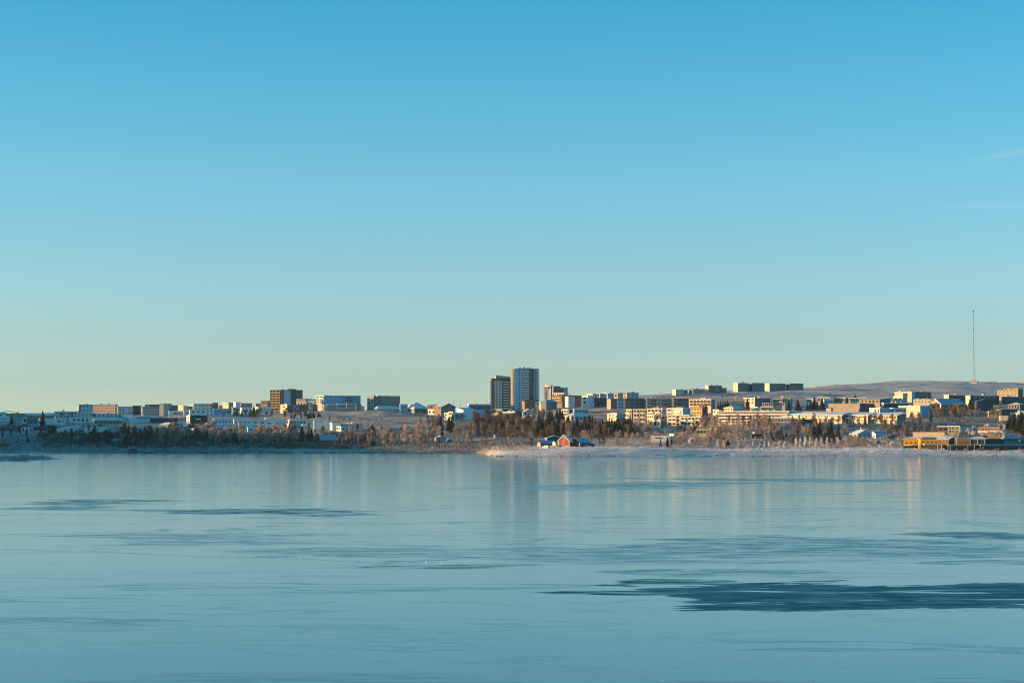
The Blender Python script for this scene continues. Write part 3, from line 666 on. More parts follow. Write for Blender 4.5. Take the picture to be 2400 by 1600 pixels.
bld(3, 1075, 1188, 1240, 512, 640, 'beige sunlit townhouse with a corner balcony at the heath edge', wall='cream', rm='snow', yaw=40, L=[(2, 1, .45, .35, .5, 1, 0, 1)], bal=(2, 1, .4, 1.2, 'w', .9, .55, 1.0, 0, 1, 1), D=1955)
for i, (x0, x1, y0) in enumerate(((1236, 1412, 512), (1412, 1576, 505), (1576, 1742, 496))):
    bld(3, x0, x0 + 14, x1, y0, 640, ['brown-grey terraced townhouse with a thick snowy roof edge, next to the beige one', 'middle brown-grey terraced townhouse with a thick snowy roof edge', 'end brown-grey terraced townhouse with a thick snowy roof edge'][i], wall='taupe', wr='pinkish', rm='snow', trim='snow', th=.7, Rt=(2, 5, .4, .4), winr='d', D=1960 + 4 * i)
bld(3, 1736, 1752, 1845, 505, 622, 'taupe townhouse at the end of the snowy-edged terrace', wall='taupe', Rt=(2, 2, .4, .35), D=1985)
bld(3, 1840, 1852, 1895, 540, 612, 'low grey annex at the end of the terrace on the heath', wall='grey', D=1985)
b = bld(3, 1938, 2062, 2180, 362, 600, 'dark skyline flats with a sunlit tan left front', cat='building', name='apartment_block', wall='tan', wr='slate', yaw=40, L=[(5, 2, .6, .35)], bal=(5, 2, .8, 1.0, 'c', .9, .02, .98, 0, 1, 1), Rt=(5, 2, .35, .3), D=2050)
bld(4, -175, -125, 270, 358, 600, 'broad taupe skyline flats with yellow-lit window panes', cat='building', name='apartment_block', wall='taupe', yaw=62, Rt=[(4, 8, .4, .4, .35, 1.0, .05, .9)], D=2060)
bld(3, 2060, 2120, 2500, 580, 640, 'low pale house under a spread of frosted hip roofs', wall='white', roof='hip', yr=528, Rt=(1, 6, .4, .4), over=.8, D=1960)

# ---- shaded villas above the shore birches (enlargement 3, lower)
b = bld(3, -20, 60, 490, 775, 868, 'long white villa with a dark window band above bare birches', wall='white', Rt=[(1, 6, .35, .2, .1, .8, .62, 1), (1, 1, .8, .3, .05, .85, .1, .6, 'sd')], winr='d')
bld(3, 145, 160, 430, 752, 868, root=b, wall='white', D=b.D + 5)
bld(3, 555, 585, 872, 778, 868, 'white house with a long frosted hip roof and glazed front', wall='white', roof='hip', yr=742, rm='frost', Rt=(1, 5, .6, .5), winr='d', over=.7)
bld(3, 118, 135, 390, 880, 955, 'low white house behind tall birches', wall='white', Rt=(1, 4, .3, .3), winr='d')
bld(3, 380, 392, 520, 872, 955, 'small white house with a sunlit roof edge behind birches', wall='white', rm='snow')
bld(3, 518, 625, 800, 842, 955, 'white house with one sunlit wall among shaded villas', wall='white', wr='shadeblue', rm='snow', Rt=(1, 4, .3, .25), winr='d')
bld(3, 795, 812, 1010, 855, 960, 'white flat house with a dark window strip beside spruces', wall='white', Rt=[(1, 2, .5, .25, .05, .7, .3, .9)], winr='d')
b = bld(3, 1005, 1015, 1332, 785, 955, 'tall plain white house with three slit windows', wall='white', Rt=[(1, 3, .25, .25, .2, .5, .6, 1), (1, 2, .2, .3, .3, .6, .1, .4)], winr='d')
b = bld(3, 1278, 1335, 1465, 832, 960, 'white modern house with tall dark windows in white frames', wall='white', L=(1, 1, .5, .3, .1, .9, .5, 1))
bld(3, 1460, 1625, 1855, 840, 960, root=b, wall='white', yaw=40, L=[(1, 3, .5, .45, .05, .95, .45, 1)], Rt=[(1, 1, .7, .45, .0, .45, .45, 1, 'sd'), (1, 2, .6, .8, .48, 1, .05, 1)], winr='d', win='d', rm='snow')
bld(3, 1400, 1490, 1615, 892, 968, root=b, wall='white', D=b.D - 10, L=(1, 2, .5, .5), Rt=(1, 2, .4, .4), win='d', winr='d')
bld(3, 1095, 1130, 1392, 1120, 1195, 'grey barn with a big frosted gable roof among shore trees', cat='barn', name='barn', wall='slate', roof='gable', yr=1038, axis='y', rm='blue', yaw=64, over=.5)  # blue roof colour carries the shade lying on the frosted roof

# ---- enlargement 4
b = bld(4, 330, 530, 765, 578, 655, 'large house with a tall frosted hip roof and glazed sunlit front', wall='cream', wr='brown', roof='hip', yr=465, yaw=46, L=(1, 8, .6, .6), over=1.2, Rt=(1, 3, .3, .3))
bld(4, 425, 520, 560, 528, 575, root=b, wall='lgrey', roof='gable', yr=500, axis='y', pname='dormer', L=(1, 4, .6, .5), D=b.D + 4, wmin=3)
bld(4, 270, 285, 412, 502, 590, 'small grey-blue house between taupe flats and the tall hip roof', wall='shadeblue', Rt=(1, 2, .3, .3), D=1960)
bld(4, 870, 1000, 1240, 548, 600, 'brown timber house with a frosted gable on the skyline', wall='wood', wr='slate', roof='gable', yr=488, axis='x', L=(1, 2, .3, .4), over=.8, D=1840)
bld(4, 760, 900, 960, 515, 590, 'brown house with a chimney behind the white cube on the heath', wall='brown', L=(1, 3, .4, .4), chim=1, D=1860)
b = bld(4, 762, 897, 1110, 592, 692, 'white cube house with one sunlit wall on the heath slope', wall='white', yaw=34, L=[(1, 2, .45, .4)], Rt=[(1, 1, .2, .5, .0, .5, .2, 1), (1, 1, .25, .25, .45, .95, .3, 1)], win='d')
b = bld(4, 1050, 1212, 1590, 652, 778, 'white split-level villa with sunlit bay, glass railings and tilted roofs', wall='white', wr='shadeblue', yaw=34, L=[(2, 3, .5, .4)], Rt=[(1, 4, .45, .3, .05, .95, .45, 1), (1, 3, .4, .3, .05, .95, .02, .5)], win='d', winr='d', balr=(2, 1, .9, 1.6, 'g', 1, .0, .9, 0, 1, 1))
bld(4, 1125, 1200, 1240, 632, 778, root=b, wall='cream', D=b.D - 2, L=(2, 1, .6, .4), wmin=3)
bld(4, 1270, 1390, 1605, 605, 690, root=b, wall='white', roof='shedl', yr=565, D=b.D + 10)
bld(4, 1445, 1565, 1770, 640, 760, 'white house with a tilted sunlit wall beside the split-level villa', wall='white', wr='shadeblue', roof='shedr', yr=605, Rt=(1, 3, .35, .3), winr='d')
bld(4, 1465, 1490, 1870, 512, 620, 'dark skyline house with a thick sunlit snowy roof edge', wall='slate', rm='snow', trim='snow', th=.9, Rt=(1, 6, .3, .3), winr='d', D=1880)

# ---- the two high towers
S = bld('t', 228, 246, 745, 530, 1395, 'brown and grey tower with white balcony stacks and a tilted penthouse', cat='tower', name='apartment_tower', wall='umber', wr='umber', rm='dark', trim='umber', yaw=66, D=2100)
# brown pier, grey panel with windows, brown pier, balcony stack, outer balcony edge
NS = 12
block(S, 'wall_panel', 'R', .36, 0, .40, .10, S.h * .955, WALL['lgrey'], .06)
for i in range(NS):
    zc = S.h * (.02 + .93 * (i + .6) / NS)
    for u in (.27, .45):
        loc, rz, _ = face_place(S, 'R', u, zc, .11); part('window', WIN['d'], S.host, loc, rz, (S.W * .075, 1, 1.2))
    loc, rz, _ = face_place(S, 'R', .10, zc, .0); part('window', WIN['w'], S.host, loc, rz, (S.W * .06, 1, 1.6))
balconies(S, 'R', NS, 1, 1.0, 1.9, 'w', 1.05, .62, .90, 0, .97, 1)
wins(S, 'R', (NS, 1, .92, .5, .62, .90, 0, .97), 'sd')
balconies(S, 'R', NS, 1, 1.0, 1.3, 'c', 1.0, .94, 1.04, 0, .97, 1)
# balconies on the sun side, seen edge-on
for i in range(1, NS):
    loc, rz, _ = face_place(S, 'L', .5, S.h * .97 * i / NS + .15); part('balcony', BALC['w'], S.host, loc, rz, (S.L * .7, 2.4, 1.05))
p = bld('t', 345, 362, 735, 488, 560, root=S, wall='pinkish', roof='shedn', yr=442, rm='dark', trim='taupe', D=2104, pname='penthouse', yaw=66, over=.7, Rt=(1, 4, .4, .35, .05, .95, .05, .75))
part('antenna', UNIT, S.host, (-S.L * .35, S.W * .4, S.h + 5), 0, (.25, .25, 4))

G = bld('t', 762, 850, 1490, 265, 1370, 'tallest tower with blue-shaded pale walls, banded windows and dark glazed strip', cat='tower', name='apartment_tower', wall='slate', wr='shadeblue', rm='frost', trim='slate', yaw=64, D=2080)
NG = 16
zz = lambda k: G.h * (.02 + .97 * k / NG)
wins(G, 'L', (NG, 1, .8, .5, .3, 1.0, .02, .99), 'sd')
balconies(G, 'L', NG, 1, 1.0, 1.5, 't', 1.05, .35, 1.0, .02, .99, 1)
block(G, 'wall_panel', 'R', .16, 0, .31, .25, G.h, WALL['shadeblue'], .13)
for i in range(NG):
    loc, rz, _ = face_place(G, 'R', .19, zz(i + .55), .26); part('window', WIN['d'], G.host, loc, rz, (1.5, 1, 1.3))
wins(G, 'R', (NG, 1, .96, .46, .32, .585, .02, .99), 'sd')
balconies(G, 'R', NG, 1, 1.0, .7, 'b', 1.1, .32, .585, .02, .99, 1)
block(G, 'glazed_strip', 'R', .695, 0, .21, .3, G.h * .985, WALL['slate'], .16)
for i in range(NG):
    loc, rz, _ = face_place(G, 'R', .70, zz(i + .5), .32); part('window', WIN['sd'], G.host, loc, rz, (G.W * .17, 1, G.h / NG * .82))
wins(G, 'R', (NG, 1, .6, .5, .82, .93, .02, .99), 'd')
balconies(G, 'R', NG, 1, 1.0, 1.5, 'b', 1.05, .88, 1.0, .02, .99, 1)
for i in range(1, NG):
    part('balcony', BALC['d'], G.host, (-G.L * .45, G.W, zz(i)), math.pi, (G.L * .5, 1.6, 1.05))
bld('t', 1055, 1075, 1118, 218, 275, root=G, wall='shadeblue', D=2088, pname='lift_house', wmin=2.5)
bld('t', 920, 940, 1050, 242, 275, root=G, wall='lgrey', D=2090, pname='plant_room', wmin=2.5)
for u in (.60, .64, .66, .72, .75): part('roof_vent', UNIT, G.host, (-G.L * .5, G.W * u, G.h + .3), 0, (.9, .9, 1.0))

A = bld('t', 1645, 1800, 1850, 715, 1230, 'white slab flats with a tilted roof and stacked dark balconies', cat='building', name='apartment_block', wall='lgrey', wr='brown', roof='shedl', yr=668, rm='dark', yaw=40, D=2000, L=[(8, 1, .6, .6, .02, .36, .05, .95, 'sd')])
for i in range(1, 8):
    loc, rz, _ = face_place(A, 'L', .17, A.h * .98 * i / 8); part('balcony', BALC['d'], A.host, loc, rz, (A.L * .42, 1.5, 1.1))
loc, rz, _ = face_place(A, 'L', .75, A.h * .90, 0); part('window', WIN['d'], A.host, loc, rz, (2.2, 1, 2.4))
bld('t', 1800, 1925, 2060, 735, 1230, root=A, wall='taupe', wr='slate', roof='shedl', yr=725, rm='dark', D=2006, L=(8, 2, .6, .45), Rt=(8, 1, .6, .4), balr=(8, 1, .9, 1.2, 'd', 1.0, .05, .95, 0, 1, 1))
loc = (-.4, -.3, 0); part('pillar', BLK.setdefault(WALL['cream'], UNIT.copy()), A.host, (2.2, .3, 0), 0, (1.2, 1.2, A.h * .93))
bld('t', 2020, 2040, 2250, 765, 1230, root=A, wall='shadeblue', roof='flat', rm='frost', D=2012, Rt=(8, 3, .4, .4), balr=(8, 1, .4, 1.3, 'd', 1.0, .02, .45, 0, 1, 1))

# ---- foot of the towers (enlargements 4 and 5)
b = bld(4, 1980, 2190, 2330, 590, 670, 'long house with a frosted gable, chimneys and orange sunlit dormers below the towers', wall='orange', wr='shadeblue', roof='gable', yr=505, axis='y', rm='snow', yaw=30, L=[(1, 4, .45, .4)], chim=1)
bld(5, -40, 30, 168, 575, 660, 'white gabled cottage with a small attic window below the tallest tower', wall='cream', wr='shadeblue', roof='gable', yr=512, axis='x', rm='dark', Rt=[(1, 1, .2, .4, .2, .8, .4, 1)], L=(1, 2, .4, .4), dmin=1450)
bld(4, 1790, 1872, 1900, 605, 665, 'small sunlit cream house with a snowy roof edge beside spruces', wall='cream', rm='snow', trim='snow', th=.6, L=(1, 1, .6, .5))
bld(4, 1890, 2055, 2080, 600, 665, 'low sunlit house with thick snow on two roof edges', wall='cream', rm='snow', trim='snow', th=.8, L=(1, 4, .6, .5))
bld(4, 1795, 1945, 1960, 690, 735, 'yellow-green house with a curved-edge roof among dark trees', wall='olive', roof='shedl', yr=655, rm='snow', L=(1, 3, .5, .5))
b = bld(4, 2080, 2290, 2420, 648, 770, 'dark timber house with a bright snowy roof edge and glazed gallery', wall='dark', wr='navy', rm='snow', trim='snow', th=.9, L=[(1, 6, .6, .5, .02, .98, .2, .9)], win='d')
b = bld(5, 60, 278, 330, 742, 825, 'cream sunlit bungalow with square framed windows and an olive roof', wall='cream', roof='shedf', yr=715, rm='snow', trim='olive', L=[(1, 3, .4, .6)], Rt=(1, 1, .5, .5))
bld(5, -70, 55, 80, 760, 825, root=b, wall='teal', L=(1, 3, .7, .6), D=b.D + 6)
bld(5, 175, 195, 395, 640, 705, 'pale house under a large frosted pitched roof beside the brown birches', wall='shadeblue', roof='gable', yr=580, axis='x', Rt=(1, 3, .4, .4), over=.8, dmin=1450)
b = bld(5, 408, 505, 560, 468, 520, 'low house with a big blue pyramid roof and sunlit yellow annex', wall='cream', rm='snow', L=(1, 1, .4, .5), D=1850)
bld(5, 505, 600, 790, 468, 525, root=b, wall='slate', roof='hip', yr=415, rm='blue', over=1.0, D=1845, Rt=(1, 4, .4, .4))
bld('t', 1050, 1115, 1130, 1140, 1235, 'small brick chimney hut glowing orange in front of the tallest tower', cat='hut', name='brick_hut', wall='orange', roof='shedl', yr=1085, rm='rust', D=1850, wmin=4)
bld('t', 1120, 1135, 1490, 1085, 1260, 'low dark brown building with two skylights at the foot of the tallest tower', cat='building', name='service_building', wall='brown', rm='dark', Rt=(1, 2, .2, .4), D=1950)
b = bld(5, 705, 880, 1010, 345, 500, 'brown modern flats with sunlit curved balconies and an overhanging roof', cat='building', name='apartment_block', wall='wood', wr='brown', rm='dark', yaw=34, over=1.6, L=(3, 3, .6, .4), bal=(3, 1, .95, 1.6, 'o', 1.0, .02, .98, 0, 1, 1), D=1900)
bld(5, 740, 900, 985, 305, 345, root=b, wall='cream', rm='dark', over=1.4, D=1905, L=(1, 4, .6, .5))
b = bld(5, 885, 915, 1310, 350, 505, 'dark brown flats joined by white sunlit boxes on the skyline', cat='building', name='apartment_block', wall='brown', rm='dark', Rt=(2, 6, .35, .35), D=1905)
bld(5, 930, 985, 1100, 368, 505, root=b, wall='white', wr='lgrey', rm='snow', D=1885)
b = bld(5, 1225, 1328, 1440, 358, 505, 'white cube flats with a sunlit front and a plain shaded side', cat='building', name='apartment_block', wall='white', wr='lgrey', rm='snow', L=(2, 1, .5, .5), Rt=(2, 2, .25, .25), D=1890)
for i, (x0, x1, x2) in enumerate(((1310, 1412, 1440), (1435, 1542, 1570), (1570, 1672, 1790))):
    bld(5, x0, x1, x2, 318 - 3 * i, 470, ['sunlit white terrace house behind the cube flats', 'middle sunlit white terrace house with an arched window', 'end sunlit white terrace house with a blue shaded side'][i], wall='white', wr='shadeblue', rm='snow', L=(2, 2, .5, .35), Rt=(2, 2, .3, .3), D=1960)
bld(5, 1440, 1460, 1665, 392, 470, 'dark retaining house below the sunlit white terrace', wall='navy', rm='frost', Rt=(1, 4, .3, .4), D=1900)
bld(5, 1790, 1850, 1950, 308, 400, 'tan and grey terrace house on the skyline', wall='tan', wr='grey', L=(1, 1, .5, .5), Rt=(1, 2, .3, .3), D=1985)
bld(5, 1945, 2010, 2228, 302, 400, 'grey terrace house with sunlit brown corner on the skyline', wall='tan', wr='grey', rm='dark', L=(2, 1, .5, .4), Rt=(1, 3, .25, .3), D=2000)
b = bld(5, 1665, 1728, 1828, 408, 590, 'tan corner flats with white edge balconies above the hillside', cat='building', name='apartment_block', wall='tan', wr='wood', yaw=48, rm='snow', Rt=(4, 2, .3, .3), balr=(4, 1, .3, 1.2, 'w', .9, .78, 1.0, 0, 1, 1))
bld(5, 1828, 1850, 1958, 405, 585, 'blue-grey shaded flats with paired windows beside the tan corner', cat='building', name='apartment_block', wall='slate', wr='shadeblue', rm='frost', Rt=(3, 2, .6, .3), winr='d')
names = ['dark shaded terrace of flats under the ridge, beside the blue-grey block', 'slate flats with pale bays in the shaded terrace under the ridge', 'blue-grey end flats of the shaded terrace under the ridge']
for i, (x0, x1, w1, w2) in enumerate(((1960, 2330, 'dark', 'slate'), (2330, 2800, 'slate', 'grey'), (2800, 3190, 'slate', 'slate'))):
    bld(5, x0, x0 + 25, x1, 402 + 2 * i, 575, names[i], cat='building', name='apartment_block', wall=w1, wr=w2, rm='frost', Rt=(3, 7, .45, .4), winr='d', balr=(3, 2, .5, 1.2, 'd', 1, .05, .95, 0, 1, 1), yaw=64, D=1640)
bld(5, 870, 985, 1085, 592, 665, 'sunlit cream house with gridded windows behind the dark spruces', wall='cream', wr='shadeblue', rm='snow', yaw=35, L=(1, 4, .6, .5), Rt=(1, 1, .4, .4))
bld(5, 1070, 1090, 1335, 590, 665, 'blue-white shaded house behind the hip-roofed bungalow', wall='shadeblue', Rt=(1, 4, .4, .4), winr='d')
b = bld(5, 935, 1095, 1395, 712, 790, 'hip-roofed bungalow with sunlit cream wall above the dark spruces', wall='cream', wr='shadeblue', roof='hip', yr=648, yaw=38, L=(1, 2, .45, .5), Rt=(1, 4, .35, .3), over=.8)
bld(5, 850, 952, 965, 793, 822, 'orange timber fence panel below the hip-roofed bungalow', cat='fence', name='timber_fence', wall='orange', rm='snow', over=.02, th=.08, wmin=.6)
b = bld(5, 1672, 1835, 2012, 668, 842, 'three-storey flats with sunlit framed windows and a grey side', cat='building', name='apartment_block', wall='cream', wr='grey', roof='shedr', yr=655, yaw=40, rm='frost', L=[(3, 2, .75, .7, .1, .75, 0, 1, 's')], bal=(3, 1, .9, 1.2, 'w', .9, .75, 1.0, 0, 1, 0), Rt=(3, 3, .25, .25))
bld(5, 2000, 2015, 2122, 672, 850, root=b, wall='slate', rm='frost', D=b.D + 8, Rt=(3, 2, .25, .25))

# ---- spit with the red farm
b = bld(5, 818, 1005, 1042, 1148, 1243, 'red timber gabled house with white bargeboards on the spit', name='red_house', wall='red', roof='gable', yr=1042, axis='y', rm='frost', trim='white', yaw=12, L=[(1, 1, .24, .5, .05, .95, .12, .98)], over=.4, wmin=8, win='w', th=.35)
loc, rz, _ = face_place(b, 'L', .5, b.h + 1.1); part('window', WIN['w'], b.host, loc, rz, (1.3, 1, 1.2))
for u in (.0, 1.0): block(b, 'corner_board', 'L', min(max(u, .015), .985), -.5, .03, .10, b.h + .5, TRIMW, .05)
block(b, 'plinth', 'L', .5, -2, 1.0, .12, 2.3, CONC, .065)
bld(5, 960, 1042, 1075, 1170, 1243, root=b, wall='red', roof='shedl', yr=1148, rm='frost', D=b.D + 2, pname='lean_to', wmin=4)
b = bld(5, 1015, 1182, 1385, 1178, 1250, 'red gabled barn with a long blue frosted roof and purple-grey side', cat='barn', name='red_barn', wall='red', wr='slate', roof='gable', yr=1104, axis='y', rm='blue', trim='dark', yaw=38, over=.3)
block(b, 'corner_board', 'L', .985, -.5, .03, .10, b.h + .5, TRIMW, .05)
block(b, 'door', 'R', .3, 0, .2, .10, b.h * .8, WALL['navy'], .055)
bld(5, 1380, 1390, 1440, 1200, 1245, 'dark lean-to shed at the end of the red barn', cat='shed', name='lean_to_shed', wall='navy', rm='frost')
b = bld(5, 590, 612, 870, 1095, 1235, 'dark house with a blue frosted roof and white sunlit entrance behind the red house', wall='white', wr='navy', roof='gable', yr=1052, axis='x', rm='blue', yaw=60, over=.5, L=(1, 2, .3, .3), dmin=1000)
b = bld(5, 445, 500, 760, 1190, 1252, 'low barn with a sunlit tan gable and long blue roof on the spit', cat='barn', name='low_barn', wall='tan', wr='navy', roof='gable', yr=1145, axis='y', rm='blue', yaw=62, over=.2)
bld(5, 712, 758, 815, 1185, 1235, 'little pale sunlit gable hut beside the red house', cat='hut', name='garden_hut', wall='cream', roof='gable', yr=1155, axis='y', rm='blue', wmin=3, over=.15)
bld(5, 566, 630, 645, 1232, 1275, 'pale yellow crate hut in front of the low barn', cat='hut', name='pump_hut', wall='cream', wr='tan', rm='snow', wmin=2.5, over=.05)
bld(5, 530, 562, 572, 1235, 1272, 'small pinkish stone block beside the crate hut', cat='hut', name='stone_store', wall='pinkish', wmin=2, over=.02, rm='frost')
bld(5, 640, 800, 815, 1222, 1250, 'low wooden fence running up to the red house', cat='fence', name='timber_fence', wall='wood', wmin=.4, over=.01, th=.06, rm='frost')

# ---- enlargement 4, shore cottages
bld(4, 1288, 1372, 1378, 918, 1000, 'tiny bright yellow-lit hut with three windows among bare birches', cat='hut', name='garden_hut', wall='yellow', rm='snow', L=(1, 3, .5, .5), wmin=3)  # yellow wall: the low sun's glow put into the colour
bld(4, 870, 930, 1080, 1110, 1175, 'grey cottage with a frosted gable near the beach', cat='cottage', name='cottage', wall='grey', roof='gable', yr=1055, axis='x', over=.4)
bld(4, 1060, 1100, 1190, 1140, 1180, 'small blue-grey boathouse behind the beach saplings', cat='shed', name='boathouse', wall='slate', roof='gable', yr=1110, axis='x', over=.3)
bld(4, 1925, 1935, 2002, 1045, 1095, 'small white shed at the edge of the snowy field', cat='shed', name='garden_shed', wall='white', rm='frost')

# ---- enlargement 6: sunlit terraced flats
def flats(x0, x1, x2, y0, y1, label, rows, cols, wr_='slate', wall='cream', D=None, **kw):
    return bld(6, x0, x1, x2, y0, y1, label, cat='building', name='apartment_block', wall=wall, wr=wr_, rm='snow', L=(rows, cols, .74, .52), bal=(rows, max(1, cols // 2), .7, 1.3, 'w', .95, .02, .98, 0, 1, 1), Rt=(rows, 2, .25, .3), yaw=kw.pop('yaw', 26), D=D, **kw)
flats(-235, -150, -120, 595, 890, 'sunlit cream flats beside the grey-sided three-storey flats', 4, 3, D=1398)
flats(-115, 95, 128, 592, 890, 'sunlit cream flats with white-framed stacked balconies', 4, 4, D=1386)
b = flats(130, 388, 475, 582, 800, 'sunlit cream flats with a tall grey side wall and top balcony', 3, 4, 'grey', D=1372)
bld(6, 130, 245, 480, 690, 890, root=b, wall='cream', wr='grey', rm='snow', D=1354, yaw=24, L=(3, 3, .6, .4), Rt=(2, 2, .3, .4))
flats(170, 360, 480, 785, 900, 'low front row flats with bright white balconies at the slope edge', 1, 3, 'slate', D=1322, yaw=30)
b = flats(480, 745, 900, 575, 800, 'sunlit cream flats with a grey-blue side under a frosted hip roof', 3, 4, 'shadeblue', D=1352, yaw=34)
bld(6, 580, 748, 905, 575, 600, root=b, wall='cream', wr='shadeblue', roof='hip', yr=545, rm='frost', D=1351, yaw=34, over=.6, pname='attic')
flats(490, 860, 1010, 690, 880, 'cream flats with thick snowy balcony fronts stepping down the slope', 3, 5, 'shadeblue', D=1336)
flats(720, 1090, 1370, 722, 872, 'low sunlit row with white balcony bands and a dark shaded end', 2, 6, 'navy', D=1320)
bld(6, 1170, 1180, 1290, 780, 835, 'grey garage at the end of the low sunlit row', cat='garage', name='garage', wall='grey', rm='snow', D=1325)
b = bld(6, 900, 1090, 1200, 552, 690, 'modern dark house with yellow window bays and a roof-top room', wall='straw', wr='dark', rm='snow', yaw=36, L=[(2, 4, .6, .4)], win='o', D=1450)
bld(6, 1030, 1140, 1180, 502, 552, root=b, wall='orange', rm='snow', D=1455, pname='roof_room', L=(1, 2, .5, .5), wmin=4)
b = bld(6, 1392, 2600, 2720, 625, 800, 'very long sunlit white terrace with three balcony bands', cat='building', name='terrace_row', wall='cream', wr='shadeblue', rm='snow', trim='snow', yaw=20, D=1300, over=.6, L=[(3, 22, .8, .62, .02, .98, .02, .97)], roof='flat')
balconies(b, 'L', 3, 7, .96, 1.6, 'w', 1.0, .01, .99, -.03, .95)
bld(6, 1290, 1385, 1440, 598, 745, 'sunlit cream end house of the long terrace', wall='cream', rm='snow', L=(2, 2, .45, .35), yaw=26, D=1335)
bld(6, 1490, 1630, 1790, 568, 615, 'cream house with a frosted hip roof above the long terrace', wall='cream', wr='shadeblue', roof='hip', yr=522, yaw=40, L=(1, 3, .5, .5), D=1430, over=.8)
bld(6, 1948, 2055, 2080, 548, 610, 'small sunlit cream house above the long terrace', wall='cream', rm='snow', L=(1, 3, .5, .5), D=1440)
bld(6, 2110, 2330, 2360, 548, 610, 'sunlit pink-cream house with a snowy roof above the long terrace', wall='cream', rm='snow', L=(1, 5, .5, .5), D=1445)
b = bld(6, 870, 1245, 1330, 415, 520, 'sunlit cream upper terrace of houses beside the spruce row', cat='building', name='terrace_row', wall='cream', wr='slate', rm='snow', L=[(2, 6, .55, .35)], bal=(2, 3, .8, 1.2, 'd', .9, .02, .98, 0, 1, 0), D=1610, yaw=24)
bld(6, 1600, 1830, 1850, 415, 490, 'taupe sunlit houses between two clumps of spruce', wall='pinkish', rm='snow', L=(1, 6, .5, .5), D=1650)
bld(6, 1828, 2010, 2330, 392, 500, 'shaded flats with pale window bays below the ridge', cat='building', name='apartment_block', wall='cream', wr='slate', rm='frost', L=(2, 3, .5, .4), Rt=(2, 6, .4, .35), D=1660)
bld(6, 2140, 2330, 2360, 475, 545, 'tan row house with dark square windows behind the long terrace', wall='pinkish', rm='snow', L=(1, 5, .6, .6), D=1560)
# skyline of the ridge
bld(6, 575, 628, 845, 248, 345, 'grey flats with sunlit gable end alone on the ridge heath', cat='building', name='apartment_block', wall='cream', wr='lgrey', rm='dark', yaw=62, Rt=[(2, 3, .35, .35)], balr=(2, 1, .8, 1.2, 'd', 1, .65, .95))
bld(6, 870, 930, 1145, 237, 325, 'grey two-storey flats with dark left balconies on the ridge', cat='building', name='apartment_block', wall='slate', wr='grey', rm='dark', yaw=62, Rt=(2, 5, .35, .35))
b = bld(6, 1150, 1197, 1448, 175, 305, 'tall grey ridge flats with a narrow sunlit end and low annex', cat='building', name='apartment_block', wall='cream', wr='slate', rm='dark', yaw=64, Rt=[(4, 6, .35, .35)], balr=(4, 1, .8, 1.0, 'c', 1, .42, .75, 0, 1, 1))
bld(6, 1440, 1452, 1520, 220, 298, root=b, wall='slate', rm='dark', D=b.D + 6, Rt=(2, 2, .3, .3))
b = bld(6, 1645, 1712, 1920, 132, 285, 'long teal-grey ridge flats with pale window dots and sunlit end', cat='building', name='apartment_block', wall='cream', wr='slate', rm='dark', yaw=62, Rt=[(4, 6, .3, .3)], L=(4, 1, .3, .3))
bld(6, 1965, 1978, 2192, 132, 285, root=b, wall='slate', wr='slate', rm='dark', D=b.D + 4, Rt=(4, 6, .3, .3))
bld(6, 1905, 1915, 1990, 150, 285, root=b, wall='navy', rm='dark', D=b.D + 9)
b = bld(7, -45, 25, 330, 140, 275, 'long blue-grey ridge flats ending at the bare hill', cat='building', name='apartment_block', wall='cream', wr='slate', rm='dark', yaw=62, Rt=[(3, 6, .3, .35)])
bld(7, 365, 378, 632, 140, 275, root=b, wall='slate', rm='dark', D=b.D + 3, Rt=(3, 5, .3, .35))
bld(7, 315, 325, 390, 155, 275, root=b, wall='navy', rm='dark', D=b.D + 8)
# lower slope houses
b = bld(6, 190, 500, 530, 1060, 1210, 'grey-white flat house with dark slit windows behind two spruces', wall='lgrey', rm='snow', L=[(1, 1, .6, .2, .1, .8, .55, 1, 'sd')], D=1105, yaw=20)
bld(6, 530, 590, 655, 1022, 1210, root=b, wall='lgrey', rm='snow', D=1108, Rt=(2, 1, .5, .6))
b = bld(6, 990, 1225, 1250, 948, 1030, 'olive cabin with bright snowy roof terraces among golden birches', wall='olive', rm='snow', trim='snow', th=.5, L=(1, 4, .5, .5), D=1215)
bld(6, 1225, 1500, 1520, 928, 1030, root=b, wall='cream', rm='snow', trim='snow', th=.6, D=1225, L=(1, 3, .6, .6))
bld(6, 935, 1180, 1200, 1028, 1070, root=b, wall='cream', rm='snow', D=1195, pname='terrace_wall')
bld(6, 855, 880, 1020, 1125, 1180, 'low grey cottage with a frosted roof between golden birches', cat='cottage', name='cottage', wall='grey', roof='gable', yr=1098, axis='x', D=1130)
b = bld(6, 1780, 1960, 2225, 1028, 1180, 'dark navy house with a flat roof and two lit windows below the terrace', wall='navy', wr='dark', rm='frost', Rt=[(1, 3, .25, .25, .05, .95, .5, 1)], winr='w', D=1165)

